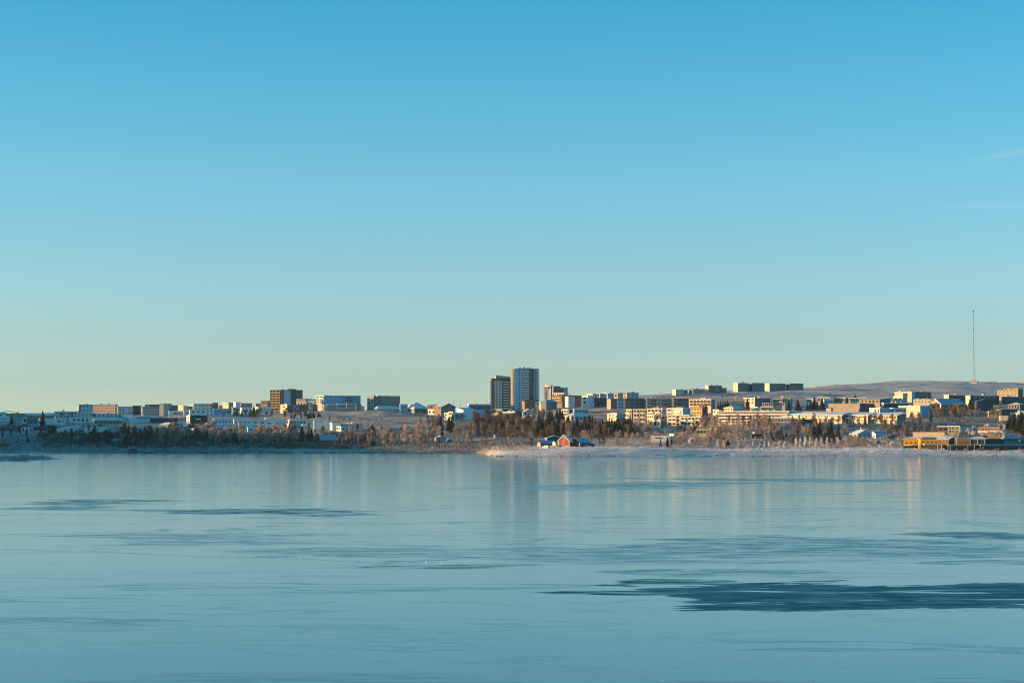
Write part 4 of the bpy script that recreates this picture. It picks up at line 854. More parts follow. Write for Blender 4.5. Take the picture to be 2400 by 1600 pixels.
# ---- enlargement 7
b = bld(7, 470, 500, 885, 770, 855, 'dark navy low house under the hillside row of pitched roofs', wall='navy', rm='frost', Rt=(1, 6, .4, .4), winr='d', D=1258)
bld(7, 1035, 1050, 1205, 772, 845, 'pale cottage half hidden below the pitched-roof houses', cat='cottage', name='cottage', wall='shadeblue', rm='frost', Rt=(1, 3, .4, .4), D=1255)
lab = ['first sunlit house with mono-pitch snowy roof beside the long terrace', 'second sunlit mono-pitch house along from the long terrace', 'third sunlit mono-pitch house along from the long terrace', 'fourth sunlit mono-pitch house, next to the wider pair']
for i, (x0, x1, x2, y0, y1) in enumerate(((255, 545, 705, 680, 790), (592, 822, 935, 682, 800), (812, 1032, 1200, 684, 805), (1072, 1298, 1480, 690, 810))):
    bld(7, x0, x1, x2, y0, y1, lab[i], wall='cream', wr='slate', roof='shedf', yr=y0 - 48, rm='snow', yaw=34, over=.8, L=[(1, 4, .55, .4, .03, .97, .45, 1), (1, 3, .6, .35, .03, .97, 0, .45)], bal=(2, 2, .85, 1.4, 'w', .95, .0, 1.0, 0, 1, 1), D=1296 - 15 * i, win='d')
lab = ['wide sunlit house with a mono-pitch roof and a lone spruce in front', 'wide sunlit house with a mono-pitch roof and corner balconies']
for i, (x0, x1, x2, y0, y1) in enumerate(((1440, 1745, 1965, 692, 815), (1905, 2260, 2420, 700, 820))):
    bld(7, x0, x1, x2, y0, y1, lab[i], wall='cream', wr='slate', roof='shedf', yr=y0 - 50, rm='snow', yaw=36, over=1.0, L=[(1, 8, .6, .45, .05, .97, .45, 1), (1, 6, .5, .35, .05, .97, 0, .45)], bal=(2, 1, .9, 1.6, 'w', .95, -.1, .15, 0, 1, 1), D=1246 - 14 * i, win='o')
bld(7, -20, 465, 480, 748, 812, 'low sunlit deck building with white fronts under the long terrace', cat='building', name='deck_building', wall='cream', rm='snow', trim='snow', th=.5, L=(1, 8, .6, .5), D=1272, yaw=20)
b = bld(7, 1112, 1608, 1962, 490, 660, 'big windowless taupe hall with a dark side and snowy edge', cat='hall', name='sports_hall', wall='taupe', wr='navy', rm='snow', trim='taupe', yaw=34, D=1450)
bld(7, 1040, 1105, 1120, 570, 625, root=b, wall='taupe', rm='snow', D=1440, pname='porch')
block(b, 'entrance', 'L', .97, 0, .07, 2.0, b.h * .45, WALL['tan'], 1.0)
bld(7, 2005, 2030, 2530, 492, 600, 'long dark navy hall with a frosted roof behind white cube houses', cat='hall', name='sports_hall', wall='slate', wr='navy', rm='frost', trim='frost', th=.8, D=1480, yaw=62)
bld(7, 1795, 1960, 2180, 570, 675, 'white cube house with sunlit corner window beside the dark hall', wall='white', wr='shadeblue', rm='snow', yaw=36, L=(1, 2, .35, .5, .4, 1, 0, 1), D=1400)
bld(7, 2160, 2222, 2440, 568, 690, 'white house with sunlit end and glazed grey side beside the cube house', wall='white', wr='lgrey', rm='snow', yaw=50, L=(1, 1, .4, .4), Rt=(1, 4, .5, .5), D=1410)
# upper back rows
bld(7, 100, 400, 445, 392, 470, 'taupe sunlit row of houses with dark windows under the bare hill', wall='pinkish', wr='slate', rm='snow', L=(1, 6, .5, .45), D=1680)
bld(7, -20, 300, 335, 475, 540, 'long tan row house beside the dark spruce clump', wall='pinkish', wr='slate', rm='snow', L=(1, 8, .5, .5), D=1560)
bld(7, 665, 790, 810, 402, 480, 'cream house with a dark square window behind the spruce clump', wall='cream', rm='snow', L=(1, 1, .65, .6), D=1680)
bld(7, 860, 1085, 1110, 385, 470, 'long sunlit house with snowy eaves behind the spruce clump', wall='cream', rm='snow', trim='snow', th=.5, L=(1, 4, .6, .5), D=1700)
bld(7, 960, 985, 1150, 432, 500, 'pale frosted roofs of a bungalow between spruces', wall='shadeblue', roof='hip', yr=412, rm='frost', D=1620, Rt=(1, 3, .4, .4))
bld(7, 1175, 1355, 1420, 392, 470, 'low dark house with a sunlit snowy edge between two lone spruces', wall='wood', wr='navy', rm='snow', trim='snow', th=.5, L=(1, 3, .6, .5), D=1700)
bld(7, 1422, 1590, 1620, 392, 450, 'cream house with dark recesses behind the lone pointed spruce', wall='cream', rm='snow', L=(1, 3, .65, .5), D=1710)
bld(7, 1600, 1735, 1760, 385, 440, 'low cream house at the foot of the bare hill', wall='cream', rm='snow', L=(1, 3, .4, .5), D=1730)
b = bld(7, 1640, 1955, 2235, 420, 500, 'long tan house with a wide frosted roof behind the taupe hall', wall='tan', wr='slate', roof='shedf', yr=388, rm='frost', yaw=32, L=(1, 5, .6, .5), Rt=(1, 7, .5, .4), D=1600, over=.7)
# lower slope
b = bld(7, 1465, 1575, 1845, 1020, 1100, 'white farmhouse with a sunlit pitched roof slope and three windows', cat='farmhouse', name='farmhouse', wall='cream', wr='shadeblue', roof='gable', yr=955, axis='x', rm='snow', yaw=50, Rt=[(1, 3, .3, .4)], winr='d', over=.5, chim=1)
b = bld(7, 1830, 1890, 2092, 1030, 1108, 'narrow white gabled house with three dark windows beside the farmhouse', name='white_house', wall='white', wr='shadeblue', roof='gable', yr=984, axis='y', rm='blue', yaw=58, Rt=[(1, 3, .2, .25, .05, .95, .45, 1)], winr='d', over=.2)
bld(7, 2085, 2095, 2272, 1072, 1120, 'low shed under a wide bright blue roof beside the white gable', cat='shed', name='garden_shed', wall='slate', roof='gable', yr=1046, axis='x', rm='teal', over=.5)
bld(7, 1690, 1720, 1960, 1150, 1210, 'dark sunken outbuilding with a pinkish frosted roof below the farmhouse', cat='shed', name='outbuilding', wall='navy', rm='frost', Rt=(1, 3, .4, .4))

# ---- enlargement 8: hillside
b = bld(8, 85, 350, 440, 288, 400, 'sunlit cream house with a big dark window under the hill', wall='cream', wr='shadeblue', rm='snow', yaw=34, L=[(1, 1, .5, .55, .35, .9, .1, 1, 'sd')], D=1720)
bld(8, 360, 395, 715, 288, 400, root=b, wall='navy', wr='slate', rm='frost', D=1730, Rt=(2, 4, .45, .35), winr='d')
b = bld(8, 50, 195, 300, 372, 475, 'cream house with snowy roof edge and blue shaded side', wall='cream', wr='shadeblue', rm='snow', trim='snow', th=.5, yaw=40, L=(1, 2, .4, .5), D=1620)
bld(8, 395, 695, 735, 418, 500, 'long cream house with small dark windows above the boxy sunlit house', wall='cream', wr='slate', rm='snow', L=[(1, 5, .2, .3)], D=1560, yaw=28)
b = bld(8, 735, 865, 1320, 490, 580, 'big house with a wide blue frosted roof and lit left gable', cat='house', name='big_roof_house', wall='cream', wr='slate', roof='gable', yr=405, axis='y', rm='blue', yaw=62, L=(1, 3, .4, .5), over=.8, D=1480)
b = bld(8, 170, 500, 745, 530, 690, 'boxy sunlit cream house with a blue shaded side', wall='cream', wr='shadeblue', rm='frost', yaw=38, D=1430, L=[(1, 2, .2, .3, .05, .4, .1, .6)])
b = bld(8, -60, 92, 290, 690, 800, 'sunlit gabled house with a long shaded side below the boxy house', wall='cream', wr='slate', roof='gable', yr=645, axis='x', rm='snow', yaw=38, over=.7, L=(1, 3, .45, .5), bal=(2, 1, .9, 1.5, 'w', .9, .0, 1.0, 0, 1, 1), D=1322)
b = bld(8, 940, 998, 1320, 340, 430, 'dark flats with sunlit end posts and white chimneys under the hill', cat='building', name='apartment_block', wall='cream', wr='dark', rm='frost', yaw=60, L=(2, 2, .4, .35), Rt=(2, 7, .4, .35), winr='d', D=1700)
bld(8, 1322, 1375, 1940, 352, 440, 'long dark navy terrace with five round-lit pale panels', cat='building', name='terrace_row', wall='cream', wr='navy', rm='dark', yaw=60, Rt=[(1, 5, .35, .4, .1, .9, .2, 1)], winr='w', D=1690)
bld(8, 1465, 1485, 1800, 455, 510, 'dark house under a long bright blue roof behind red-brown birches', wall='navy', roof='gable', yr=418, axis='x', rm='blue', D=1560, Rt=(1, 6, .4, .4), over=.5)
b = bld(8, 1900, 2212, 2330, 248, 375, 'sunlit tan flats with a dark side on the hill shoulder', cat='building', name='apartment_block', wall='tan', wr='dark', rm='snow', yaw=34, L=(2, 5, .25, .25), Rt=(2, 2, .5, .4), D=1790)
bld(8, 2030, 2215, 2330, 222, 260, root=b, wall='olive', rm='dark', D=1795, pname='roof_room')
bld(8, 1940, 1965, 2420, 372, 450, 'long low dark house with a frosted roof below the tan flats', wall='navy', rm='frost', trim='frost', Rt=(1, 7, .4, .4), D=1700)
b = bld(8, 2070, 2245, 2400, 515, 580, 'brick-red villa with white window frames and a frosted hip roof', wall='orange', wr='navy', roof='hip', yr=465, rm='frost', yaw=40, L=(1, 4, .45, .7), D=1520, over=.7)
b = bld(8, 1702, 1890, 1900, 620, 695, 'small yellow glazed house with a flat olive side wing', wall='straw', rm='snow', L=[(1, 6, .6, .5, .0, .55, .05, .95)], win='o', D=1400)
bld(8, 1800, 1888, 1915, 588, 695, root=b, wall='olive', rm='snow', D=1405, L=(1, 2, .5, .7), win='w', wmin=4)
bld(8, 1895, 1920, 2260, 600, 700, 'dark villa with white posts beside the yellow glazed house', wall='navy', rm='frost', roof='hip', yr=575, Rt=(1, 5, .35, .5), D=1430)
b = bld(8, 2100, 2245, 2270, 650, 745, 'white sunlit villa with tall dark windows on the slope', wall='white', rm='snow', L=(1, 3, .4, .5), D=1365, win='d')
bld(8, 2235, 2420, 2440, 618, 745, root=b, wall='white', rm='snow', D=1370, L=(1, 2, .4, .6), win='d')
bld(8, 1905, 2105, 2120, 705, 745, root=b, wall='cream', rm='snow', D=1352, pname='garden_wall')
bld(8, 120, 205, 260, 820, 870, 'tiny wooden hut in the reddish thicket', cat='hut', name='garden_hut', wall='wood', roof='shedf', yr=805, rm='snow', wmin=3)
b = bld(8, 808, 995, 1015, 895, 1015, 'two-part modern house with a shaded porch and gridded olive glazing', wall='brown', rm='snow', trim='snow', th=.5, L=[(1, 2, .7, .5, .05, .95, .3, 1)], win='sd', D=1160, yaw=16)
bld(8, 995, 1180, 1195, 890, 1015, root=b, wall='olive', rm='snow', trim='snow', th=.5, D=1158, yaw=16, L=[(2, 3, .85, .8)], win='w')
bld(8, 455, 925, 940, 988, 1035, 'long grey-brown garden wall above the yellow restaurant', cat='wall', name='garden_wall', wall='taupe', rm='snow', wmin=.6, over=.02, th=.1, D=1120)
bld(8, 1180, 1200, 1480, 885, 975, 'weathered grey plank fence on the slope', cat='fence', name='plank_fence', wall='grey', wmin=.4, over=.01, th=.05, D=1190)
b = bld(8, 1545, 1895, 1960, 888, 1050, 'orange timber house with a wide glazed front and pale balcony', wall='orange', wr='slate', rm='snow', yaw=22, L=[(1, 6, .85, .42, .15, .95, .38, .98)], D=1120, win='w')
balconies(b, 'L', 1, 1, 1.0, 1.8, 'w', 1.0, -.02, 1.08, .3, 1)
# restaurant on the shore
Y = bld(8, 218, 468, 512, 1115, 1270, 'yellow lakeside restaurant wing with square windows and hip roof', cat='restaurant', name='restaurant', wall='yellow', wr='brown', roof='hip', yr=1070, rm='frost', trim='yellow', yaw=18, over=.5, D=1008, L=[(1, 3, .3, .3, .02, .98, .35, .85)], win='d')
block(Y, 'undercroft', 'L', .5, -.5, 1.005, .3, Y.h * .28 + .5, WALL['dark'], .16)
block(Y, 'deck_edge', 'L', .5, Y.h * .28, 1.02, .5, .35, TRIMW, .26)
y2 = bld(8, 508, 822, 835, 1115, 1290, root=Y, wall='yellow', rm='frost', trim='wood', D=995, yaw=14, L=[(1, 4, .35, .26, .02, .98, .46, .92)], win='d')
bld(8, 485, 520, 840, 1112, 1130, root=Y, wall='yellow', roof='hip', yr=1075, rm='blue', D=1001, pname='roof_wing')
y3 = bld(8, 515, 1000, 1012, 1208, 1315, root=Y, wall='brown', rm='snow', trim='tan', th=.5, D=988, yaw=12, pname='glazed_porch', L=[(1, 10, .8, .75)], win='o')
for u in (.60, .74): block(y3, 'post', 'L', u, 0, .012, .3, y3.h, TRIMW, .6)
y4 = bld(8, 820, 1003, 1140, 1122, 1290, root=Y, wall='brown', wr='dark', roof='shedf', yr=1070, rm='snow', trim='tan', D=990, yaw=30, L=[(1, 6, .75, .35, .02, .98, .5, .95)], win='o')
Q = bld(8, 1145, 1385, 1398, 1105, 1320, 'wood-clad lakeside lodge with a tall glazed front and terrace awning', cat='lodge', name='lakeside_lodge', wall='wood', wr='dark', rm='snow', trim='tan', th=.4, D=986, yaw=14, L=[(1, 7, .7, .3, .05, .95, .5, .86)], win='o')
q2 = bld(8, 1005, 1480, 1492, 1222, 1320, root=Q, wall='dark', rm='snow', trim='orange', th=.5, D=979, yaw=10, pname='lower_storey', L=[(1, 12, .75, .75)], win='d')
for u in (.06, .69, .93): block(q2, 'post', 'L', u, 0, .02, .3, q2.h, WALL['tan'], .4)
part('chimney', UNIT, Q.host, (-Q.L * 1.6, 6, Q.h * .9), 0, (.7, .7, 2.8))
Z_ = bld(8, 1395, 1640, 1720, 1108, 1320, 'dark glass pavilion with white posts under a frosted hip roof', cat='pavilion', name='glass_pavilion', wall='dark', wr='navy', roof='hip', yr=1062, rm='frost', trim='shadeblue', over=.8, D=984, yaw=24, L=[(1, 3, .9, .4, .02, .98, .5, .98)], win='d')
for u in (.02, .5, .97): block(Z_, 'post', 'L', u, Z_.h * .5, .015, .25, Z_.h * .48, TRIMW, .5)
block(Z_, 'deck_edge', 'L', .5, Z_.h * .48, 1.2, .6, .3, TRIMW, .31)
bld(8, 1640, 1660, 1965, 1115, 1320, root=Z_, wall='navy', rm='frost', D=990, Rt=(1, 5, .3, .25, .05, .95, .5, .95))
V_ = bld(8, 1955, 1975, 2250, 1115, 1320, 'shaded lakeside house with a spreading blue hip roof and terrace', wall='slate', wr='slate', roof='hip', yr=1052, rm='blue', over=1.2, D=992, yaw=60, Rt=[(1, 6, .35, .3, .05, .95, .5, .95)], winr='w')
bld(8, 1500, 1560, 2450, 1218, 1320, root=V_, wall='dark', wr='dark', rm='frost', trim='shadeblue', th=.4, D=978, yaw=66, pname='lower_storey', Rt=[(1, 14, .6, .6)], winr='d')
bld(8, 2240, 2250, 2420, 1122, 1225, root=V_, wall='teal', rm='frost', D=998, Rt=(1, 4, .4, .4))

# ================================================================== trees, shrubs, frost
rng = np.random.RandomState(11)
BARK = mat('dark_bark', (0.07, 0.055, 0.045), 0.9, 0.2, 2.0)
TWIG = {
 'pink': mat('frosted_twigs', (0.42, 0.35, 0.315), 0.9, 0.25, 0.25, 0.28, 0.1),
 'gold': mat('golden_twigs', (0.45, 0.36, 0.31), 0.9, 0.25, 0.25, 0.25, 0.1),
 'rust': mat('reddish_twigs', (0.27, 0.205, 0.17), 0.9, 0.25, 0.25, 0.28, 0.1),
 'dark': mat('dark_twigs', (0.135, 0.105, 0.088), 0.9, 0.3, 0.25, 0.3, 0.1),
 'white': mat('rime_twigs', (0.66, 0.62, 0.62), 0.9, 0.2, 0.25, 0.2, 0.1),
 'haze': mat('shaded_rime_twigs', (0.27, 0.28, 0.29), 0.9, 0.3, 0.25, 0.3, 0.1),  # dimmer copy of the rime: shade of the shore put into the colour
 'spruce': mat('spruce_needles', (0.052, 0.052, 0.036), 0.9, 0.4, 0.5, 0.3, 0.1),
 'pine': mat('pine_needles', (0.055, 0.055, 0.025), 0.9, 0.4, 0.5, 0.3, 0.1),
}
def slivers(P, Dr, Ln, Wd):
    """thin tapering twigs: base points, directions, lengths, widths -> triangles"""
    n = len(P)
    side = np.cross(Dr, rng.normal(size=(n, 3))); side /= np.linalg.norm(side, axis=1)[:, None] + 1e-9
    a = P - side * Wd[:, None] / 2; b = P + side * Wd[:, None] / 2; c = P + Dr * Ln[:, None]
    V = np.stack([a, b, c], 1).reshape(-1, 3)
    return V
def tri_mesh(name, V, material):
    n = len(V) // 3
    me = bpy.data.meshes.new(name); me.vertices.add(len(V)); me.vertices.foreach_set('co', V.astype(np.float32).ravel())
    me.loops.add(len(V)); me.loops.foreach_set('vertex_index', np.arange(len(V), dtype=np.int32))
    me.polygons.add(n); me.polygons.foreach_set('loop_start', np.arange(0, len(V), 3, dtype=np.int32)); me.polygons.foreach_set('loop_total', np.full(n, 3, dtype=np.int32))
    me.update(calc_edges=True); me.materials.append(material); return me
def tube(pts, r0, r1, sides=5):
    V, F = [], []
    n = len(pts)
    for i, p in enumerate(pts):
        r = r0 + (r1 - r0) * i / (n - 1)
        for k in range(sides):
            t = 2 * math.pi * k / sides; V.append((p[0] + r * math.cos(t), p[1] + r * math.sin(t), p[2]))
    for i in range(n - 1):
        for k in range(sides):
            a, b = i * sides + k, i * sides + (k + 1) % sides
            F.append((a, b, b + sides, a + sides))
    return V, F
def join(parts):
    V, F = [], []
    for v, f in parts:
        n = len(V); V += list(v); F += [tuple(i + n for i in q) for q in f]
    return V, F
def bare_proto(kind, seed, crown_w, n=620, upright=0.75, base=0.12, col='pink', tw=0.05):
    """a leafless tree of height 1: trunk with limbs, crown of twigs"""
    global rng
    rng = np.random.RandomState(seed)
    parts = [tube([(0, 0, -.03), (rng.normal() * .012, rng.normal() * .012, .35), (rng.normal() * .02, rng.normal() * .02, .85)], .020, .005)]
    P, Dr, Ln = [], [], []
    limbs = []
    for i in range(16):
        z = base + (0.82 - base) * rng.rand() ** .8; t = rng.rand() * 2 * math.pi
        prof = math.sin(min(1, (1.02 - z) / (1.02 - base)) * math.pi * .62) ** .7
        l = crown_w * prof * (.6 + .5 * rng.rand())
        d = np.array([math.cos(t), math.sin(t), upright + .5 * rng.rand()]); d /= np.linalg.norm(d)
        e = np.array([0, 0, z]) + d * l
        parts.append(tube([(0, 0, z), tuple((np.array([0, 0, z]) + d * l * .5)), tuple(e)], .007, .002, 4))
        limbs.append((np.array([0, 0, z]), d, l))
    for i in range(n):
        o, d, l = limbs[rng.randint(len(limbs))]
        if rng.rand() < .22: o, d, l = np.array([0, 0, .3]), np.array([0, 0, 1.0]), .66
        s = .15 + .85 * rng.rand() ** .7
        v = d * .7 + rng.normal(size=3) * .42 + np.array([0, 0, .35 * upright])
        P.append(o + d * l * s + rng.normal(size=3) * .025); Dr.append(v / np.linalg.norm(v)); Ln.append(.06 + .10 * rng.rand())
    V = slivers(np.array(P), np.array(Dr), np.array(Ln), np.full(n, tw * .36) * (.5 + rng.rand(n)))
    tv, tf = join(parts)
    return mesh_only(kind + '_trunk', tv, tf, [BARK]), tri_mesh(kind + '_crown', V, TWIG[col])
def spruce_proto(seed, w=.20, col='spruce', tiers=15, gap=.02):
    global rng
    rng = np.random.RandomState(seed)
    tv, tf = tube([(0, 0, -.03), (0, 0, .5), (0, 0, .97)], .018, .003)
    T = []
    for i in range(tiers):
        z = .06 + .92 * (i / tiers) ** .92; rad = w * (1 - z) ** .85 * (.8 + .4 * rng.rand()) + .012
        m = int(13 - 5 * i / tiers)
        for k in range(m):
            t = 2 * math.pi * (k + rng.rand()) / m; r = rad * (.65 + .55 * rng.rand())
            c, s = math.cos(t), math.sin(t); dz = -.035 - .05 * rng.rand()
            wd = r * .42
            tip = np.array([c * r, s * r, z + dz]); root = np.array([0, 0, z + .035])
            sd = np.array([-s, c, 0]) * wd
            mid = (root + tip) / 2 + np.array([0, 0, .012])
            T += [root, mid - sd, tip, root, tip, mid + sd]
            for q in range(2):                               # hanging twigs
                u = .4 + .6 * rng.rand(); p = root + (tip - root) * u + sd * rng.uniform(-.7, .7)
                T += [p - np.array([-s, c, 0]) * .012, p + np.array([-s, c, 0]) * .012, p + np.array([c * .02, s * .02, -.045 - .03 * rng.rand()])]
    return mesh_only('spruce_trunk', tv, tf, [BARK]), tri_mesh('spruce_crown', np.array(T), TWIG[col])
PROTO = {
 'birch': [bare_proto('birch', 20 + i, .26 + .03 * (i % 3), 640, .8, .16, 'pink') for i in range(4)],
 'gold': [bare_proto('birch', 40 + i, .34 + .03 * (i % 3), 640, .7, .06, 'gold') for i in range(4)],
 'rust': [bare_proto('birch', 60 + i, .28 + .03 * (i % 3), 640, .9, .12, 'rust') for i in range(3)],
 'darkb': [bare_proto('birch', 70 + i, .30, 700, .8, .10, 'dark') for i in range(3)],
 'poplar': [bare_proto('poplar', 80 + i, .15, 520, 1.3, .2, 'white', .045) for i in range(4)],
 'slim': [bare_proto('poplar', 100 + i, .15, 420, 1.3, .12, 'pink', .045) for i in range(3)],
 'rime': [bare_proto('willow', 90 + i, .45, 520, .45, .03, 'white', .06) for i in range(3)],
 'grey': [bare_proto('willow', 95 + i, .45, 560, .45, .03, 'haze', .06) for i in range(3)],
 'spruce': [spruce_proto(120 + i, .23 + .03 * i) for i in range(4)],
 'pine': [spruce_proto(140 + i, .26 + .03 * i, 'pine', 12) for i in range(3)],
}
NAME = {'birch': 'birch_tree', 'gold': 'willow_tree', 'rust': 'rowan_tree', 'darkb': 'alder_tree', 'poplar': 'poplar_tree', 'slim': 'aspen_tree', 'rime': 'willow_shrub', 'grey': 'willow_shrub', 'spruce': 'spruce_tree', 'pine': 'pine_tree'}
CAT = {'birch': 'tree', 'gold': 'tree', 'rust': 'tree', 'darkb': 'tree', 'poplar': 'tree', 'slim': 'tree', 'rime': 'shrub', 'grey': 'shrub', 'spruce': 'spruce', 'pine': 'pine'}
def in_house(x, y, pad=0.0):
    for (cx, cy, hx, hy, a) in FOOT:
        dx, dy = x - cx, y - cy
        if abs(dx) > 60 or abs(dy) > 60: continue
        u = dx * math.cos(a) + dy * math.sin(a); v = -dx * math.sin(a) + dy * math.cos(a)
        if abs(u) < hx + pad and abs(v) < hy + pad: return True
    return False
TREES = []
pr = random.Random(5)
def plant(kind, x, y, h, label, group, wide=1.0):
    tm, cm = pr.choice(PROTO[kind])
    e = bpy.data.objects.new(NAME[kind], None); COL.objects.link(e); e.empty_display_size = 1
    e.location = (x, y, h1(x, y) - .1); e.rotation_euler = (0, 0, pr.random() * 6.28); s = h
    e.scale = (s * wide, s * wide, s)
    tag(e, label, CAT[kind], group)
    part('trunk', tm, e); part('crown', cm, e)
    TREES.append((x, y)); return e
def grove(kind, n, x0, x1, y0, y1, hmin, hmax, label, group, r=0, wide=1.0, dmin=0):
    """n trees with their feet in the pixel box x0..x1, y0..y1 of the photograph"""
    done = 0; made = []
    for _ in range(n * 8):
        if done >= n: break
        px, py = pr.uniform(x0, x1), pr.uniform(y0, y1)
        if r: px, py = cv(r, px, py)
        x, y = ground_at(px, py, dmin)
        if h1(x, y) < .35 or in_house(x, y, 1.0): continue
        made.append(plant(kind, x, y, pr.uniform(hmin, hmax), label, group, wide * pr.uniform(.85, 1.15))); done += 1
    made.sort(key=lambda o: o.scale[2])
    if len(made) > 3 and made[-1].scale[2] > made[-2].scale[2] * 1.04: made[-1]['label'] = 'tallest ' + label.replace('tall ', '')
    if len(made) > 3 and made[0].scale[2] < made[1].scale[2] * .95: made[0]['label'] = 'shortest ' + label.replace('tall ', '')
def at(kind, r, x, yb, yt, label, group=None, wide=1.0, dmin=0):
    """one tree from its foot and tip in the photograph"""
    px, pb = cv(r, x, yb); _, pt = cv(r, x, yt)
    X, Y = ground_at(px, pb, dmin)
    return plant(kind, X, Y, max(1.2, z_at(pt, Y) - h1(X, Y)), label, group, wide)

# --- shaded shore beyond the islet
at('spruce', 1, 745, 890, 600, 'tall pointed spruce rising above the skyline beside the white villa', wide=1.0)
at('spruce', 1, 205, 842, 700, 'broad dark spruce beside the crane', wide=1.6)
at('spruce', 1, 1262, 1115, 965, 'round dark spruce above the small flat-roofed boathouse', wide=1.5)
at('pine', 1, 490, 1190, 1060, 'squat dark pine below the white house with the lower wing', wide=1.5)
for x in (850, 900, 950): at('darkb', 1, x, 1080, 860, 'tall dark alder in the clump beside the white two-storey house', 'dark alders beside the white two-storey house')
grove('darkb', 12, 1590, 1950, 1180, 1240, 6.5, 9.5, 'dark bare alder in the dense clump on the shaded shore', 'dark alder clump on the shaded shore', 1)
grove('grey', 34, 0, 300, 1020, 1056, 2.2, 4.2, 'blue-white rimed willow shrub on the shaded shore', 'rimed willow shrubs on the shaded shore')
grove('grey', 14, 180, 300, 1000, 1022, 3, 5, 'rimed willow shrub below the frosted slope path', 'rimed willows below the slope path')
grove('darkb', 16, 0, 210, 1018, 1036, 4, 7, 'dark bare alder among the shore huts', 'dark alders among the shore huts')
grove('pine', 16, 290, 350, 1012, 1048, 5, 8, 'dark pine in the shore wood beside rimed willows', 'pines in the shaded shore wood')
grove('spruce', 22, 330, 520, 1012, 1048, 5.5, 8.5, 'dark spruce in the shaded shore wood', 'spruces in the shaded shore wood')
grove('darkb', 40, 200, 480, 1014, 1052, 5, 9, 'dark bare alder in the shaded shore wood', 'alders in the shaded shore wood')
grove('grey', 34, 310, 620, 1042, 1056, 2.5, 4.5, 'rimed willow shrub along the foot of the shore wood', 'rimed willows along the shore wood')
grove('birch', 46, 360, 640, 1022, 1048, 8, 12, 'tall pinkish birch with sunlit crown in the shore wood', 'pinkish birches of the shore wood')
grove('darkb', 40, 450, 680, 1026, 1053, 4.5, 8, 'dark alder under the pinkish birches', 'alders under the birches')
grove('spruce', 8, 500, 560, 1026, 1044, 6, 8, 'dark spruce among the pinkish birches', 'spruces among the birches')
grove('birch', 30, 600, 760, 1020, 1042, 7, 11, 'pinkish birch below the shaded villas', 'birches below the shaded villas')
grove('pine', 12, 672, 745, 1014, 1036, 7, 9.5, 'dark brown-green pine below the shaded villas', 'pines below the shaded villas')
grove('grey', 24, 600, 800, 1036, 1050, 2, 4, 'shaded rimed shrub beside the shore barn', 'rimed shrubs by the shore barn')
grove('slim', 26, 770, 880, 1034, 1050, 4.5, 6.5, 'slender young aspen in rows beside the shore barn', 'young aspens beside the barn')
grove('birch', 10, 800, 870, 1012, 1030, 5, 8, 'pinkish birch below the white framed house', 'birches below the framed house')
# --- spruces and heath on the upper left slope
for x, yt, yb in ((1910, 545, 690), (1990, 590, 700), (2200, 520, 720), (2130, 600, 720)):
    at('spruce', 2, x, yb, yt, 'dark spruce standing in front of the white villas below the balcony tower', 'spruces before the white villas')
grove('darkb', 14, 510, 610, 966, 980, 4, 7, 'dark bare alder hedge below the spruces and white villas', 'alders below the white villas')
grove('darkb', 26, 600, 720, 968, 982, 4.5, 7.5, 'dark alder on the slope below the balcony tower', 'alders below the balcony tower')
grove('spruce', 14, 655, 800, 974, 984, 3.5, 6.5, 'small dark spruce on the heath slope below the townhouses', 'small spruces below the townhouses')
grove('grey', 26, 790, 900, 985, 1004, 2.5, 4.5, 'bluish rimed shrub on the shaded heath slope', 'rimed shrubs on the heath slope')
grove('rust', 9, 965, 1005, 966, 978, 3, 5, 'reddish shrub tree beside the tall hip-roofed house', 'reddish trees by the hip-roofed house')
grove('rust', 7, 1020, 1045, 976, 988, 2.5, 4, 'reddish shrub below the white split-level villa', 'reddish shrubs below the villa')
# --- wood behind the beach
at('rime', 4, 1075, 1050, 950, 'pale rimed conical willow in front of the spruce clump', wide=.8)
grove('birch', 48, 868, 1030, 1024, 1054, 7, 11, 'frosted birch in the wood behind the narrow beach', 'birches behind the beach')
grove('spruce', 10, 862, 920, 1024, 1046, 7, 10, 'dark spruce in the wood behind the narrow beach', 'spruces behind the beach')
grove('pine', 8, 935, 955, 1012, 1028, 6, 8, 'dark pine rising from the birches behind the beach', 'pines behind the beach')
grove('rust', 12, 975, 1030, 998, 1012, 6, 9, 'brown leafless tree beside the dark spruce clump', 'brown trees by the spruce clump')
grove('spruce', 11, 1028, 1062, 1000, 1020, 8, 12, 'big black-green spruce in the clump above the beach cottages', 'spruce clump above the beach cottages')
grove('slim', 60, 960, 1150, 1046, 1057, 2.5, 4.5, 'thin frosted sapling planted along the beach', 'saplings along the beach')
grove('birch', 22, 1060, 1120, 1000, 1046, 5, 8, 'pale birch around the tiny yellow-lit hut', 'birches around the yellow hut')
grove('slim', 20, 1120, 1230, 1040, 1050, 4, 6, 'slim frosted aspen on the snowy field', 'aspens on the snowy field')
grove('darkb', 34, 1108, 1240, 992, 1022, 8, 12, 'dark brown leafless tree in the wood below the cream bungalow', 'brown wood below the cream bungalow')
grove('rust', 24, 1110, 1250, 1000, 1024, 7, 10, 'rust-brown tree at the front of the wood below the cream bungalow', 'rust trees of the brown wood')
grove('spruce', 26, 1112, 1240, 986, 1020, 7, 10, 'dark spruce inside the brown wood', 'spruces inside the brown wood')
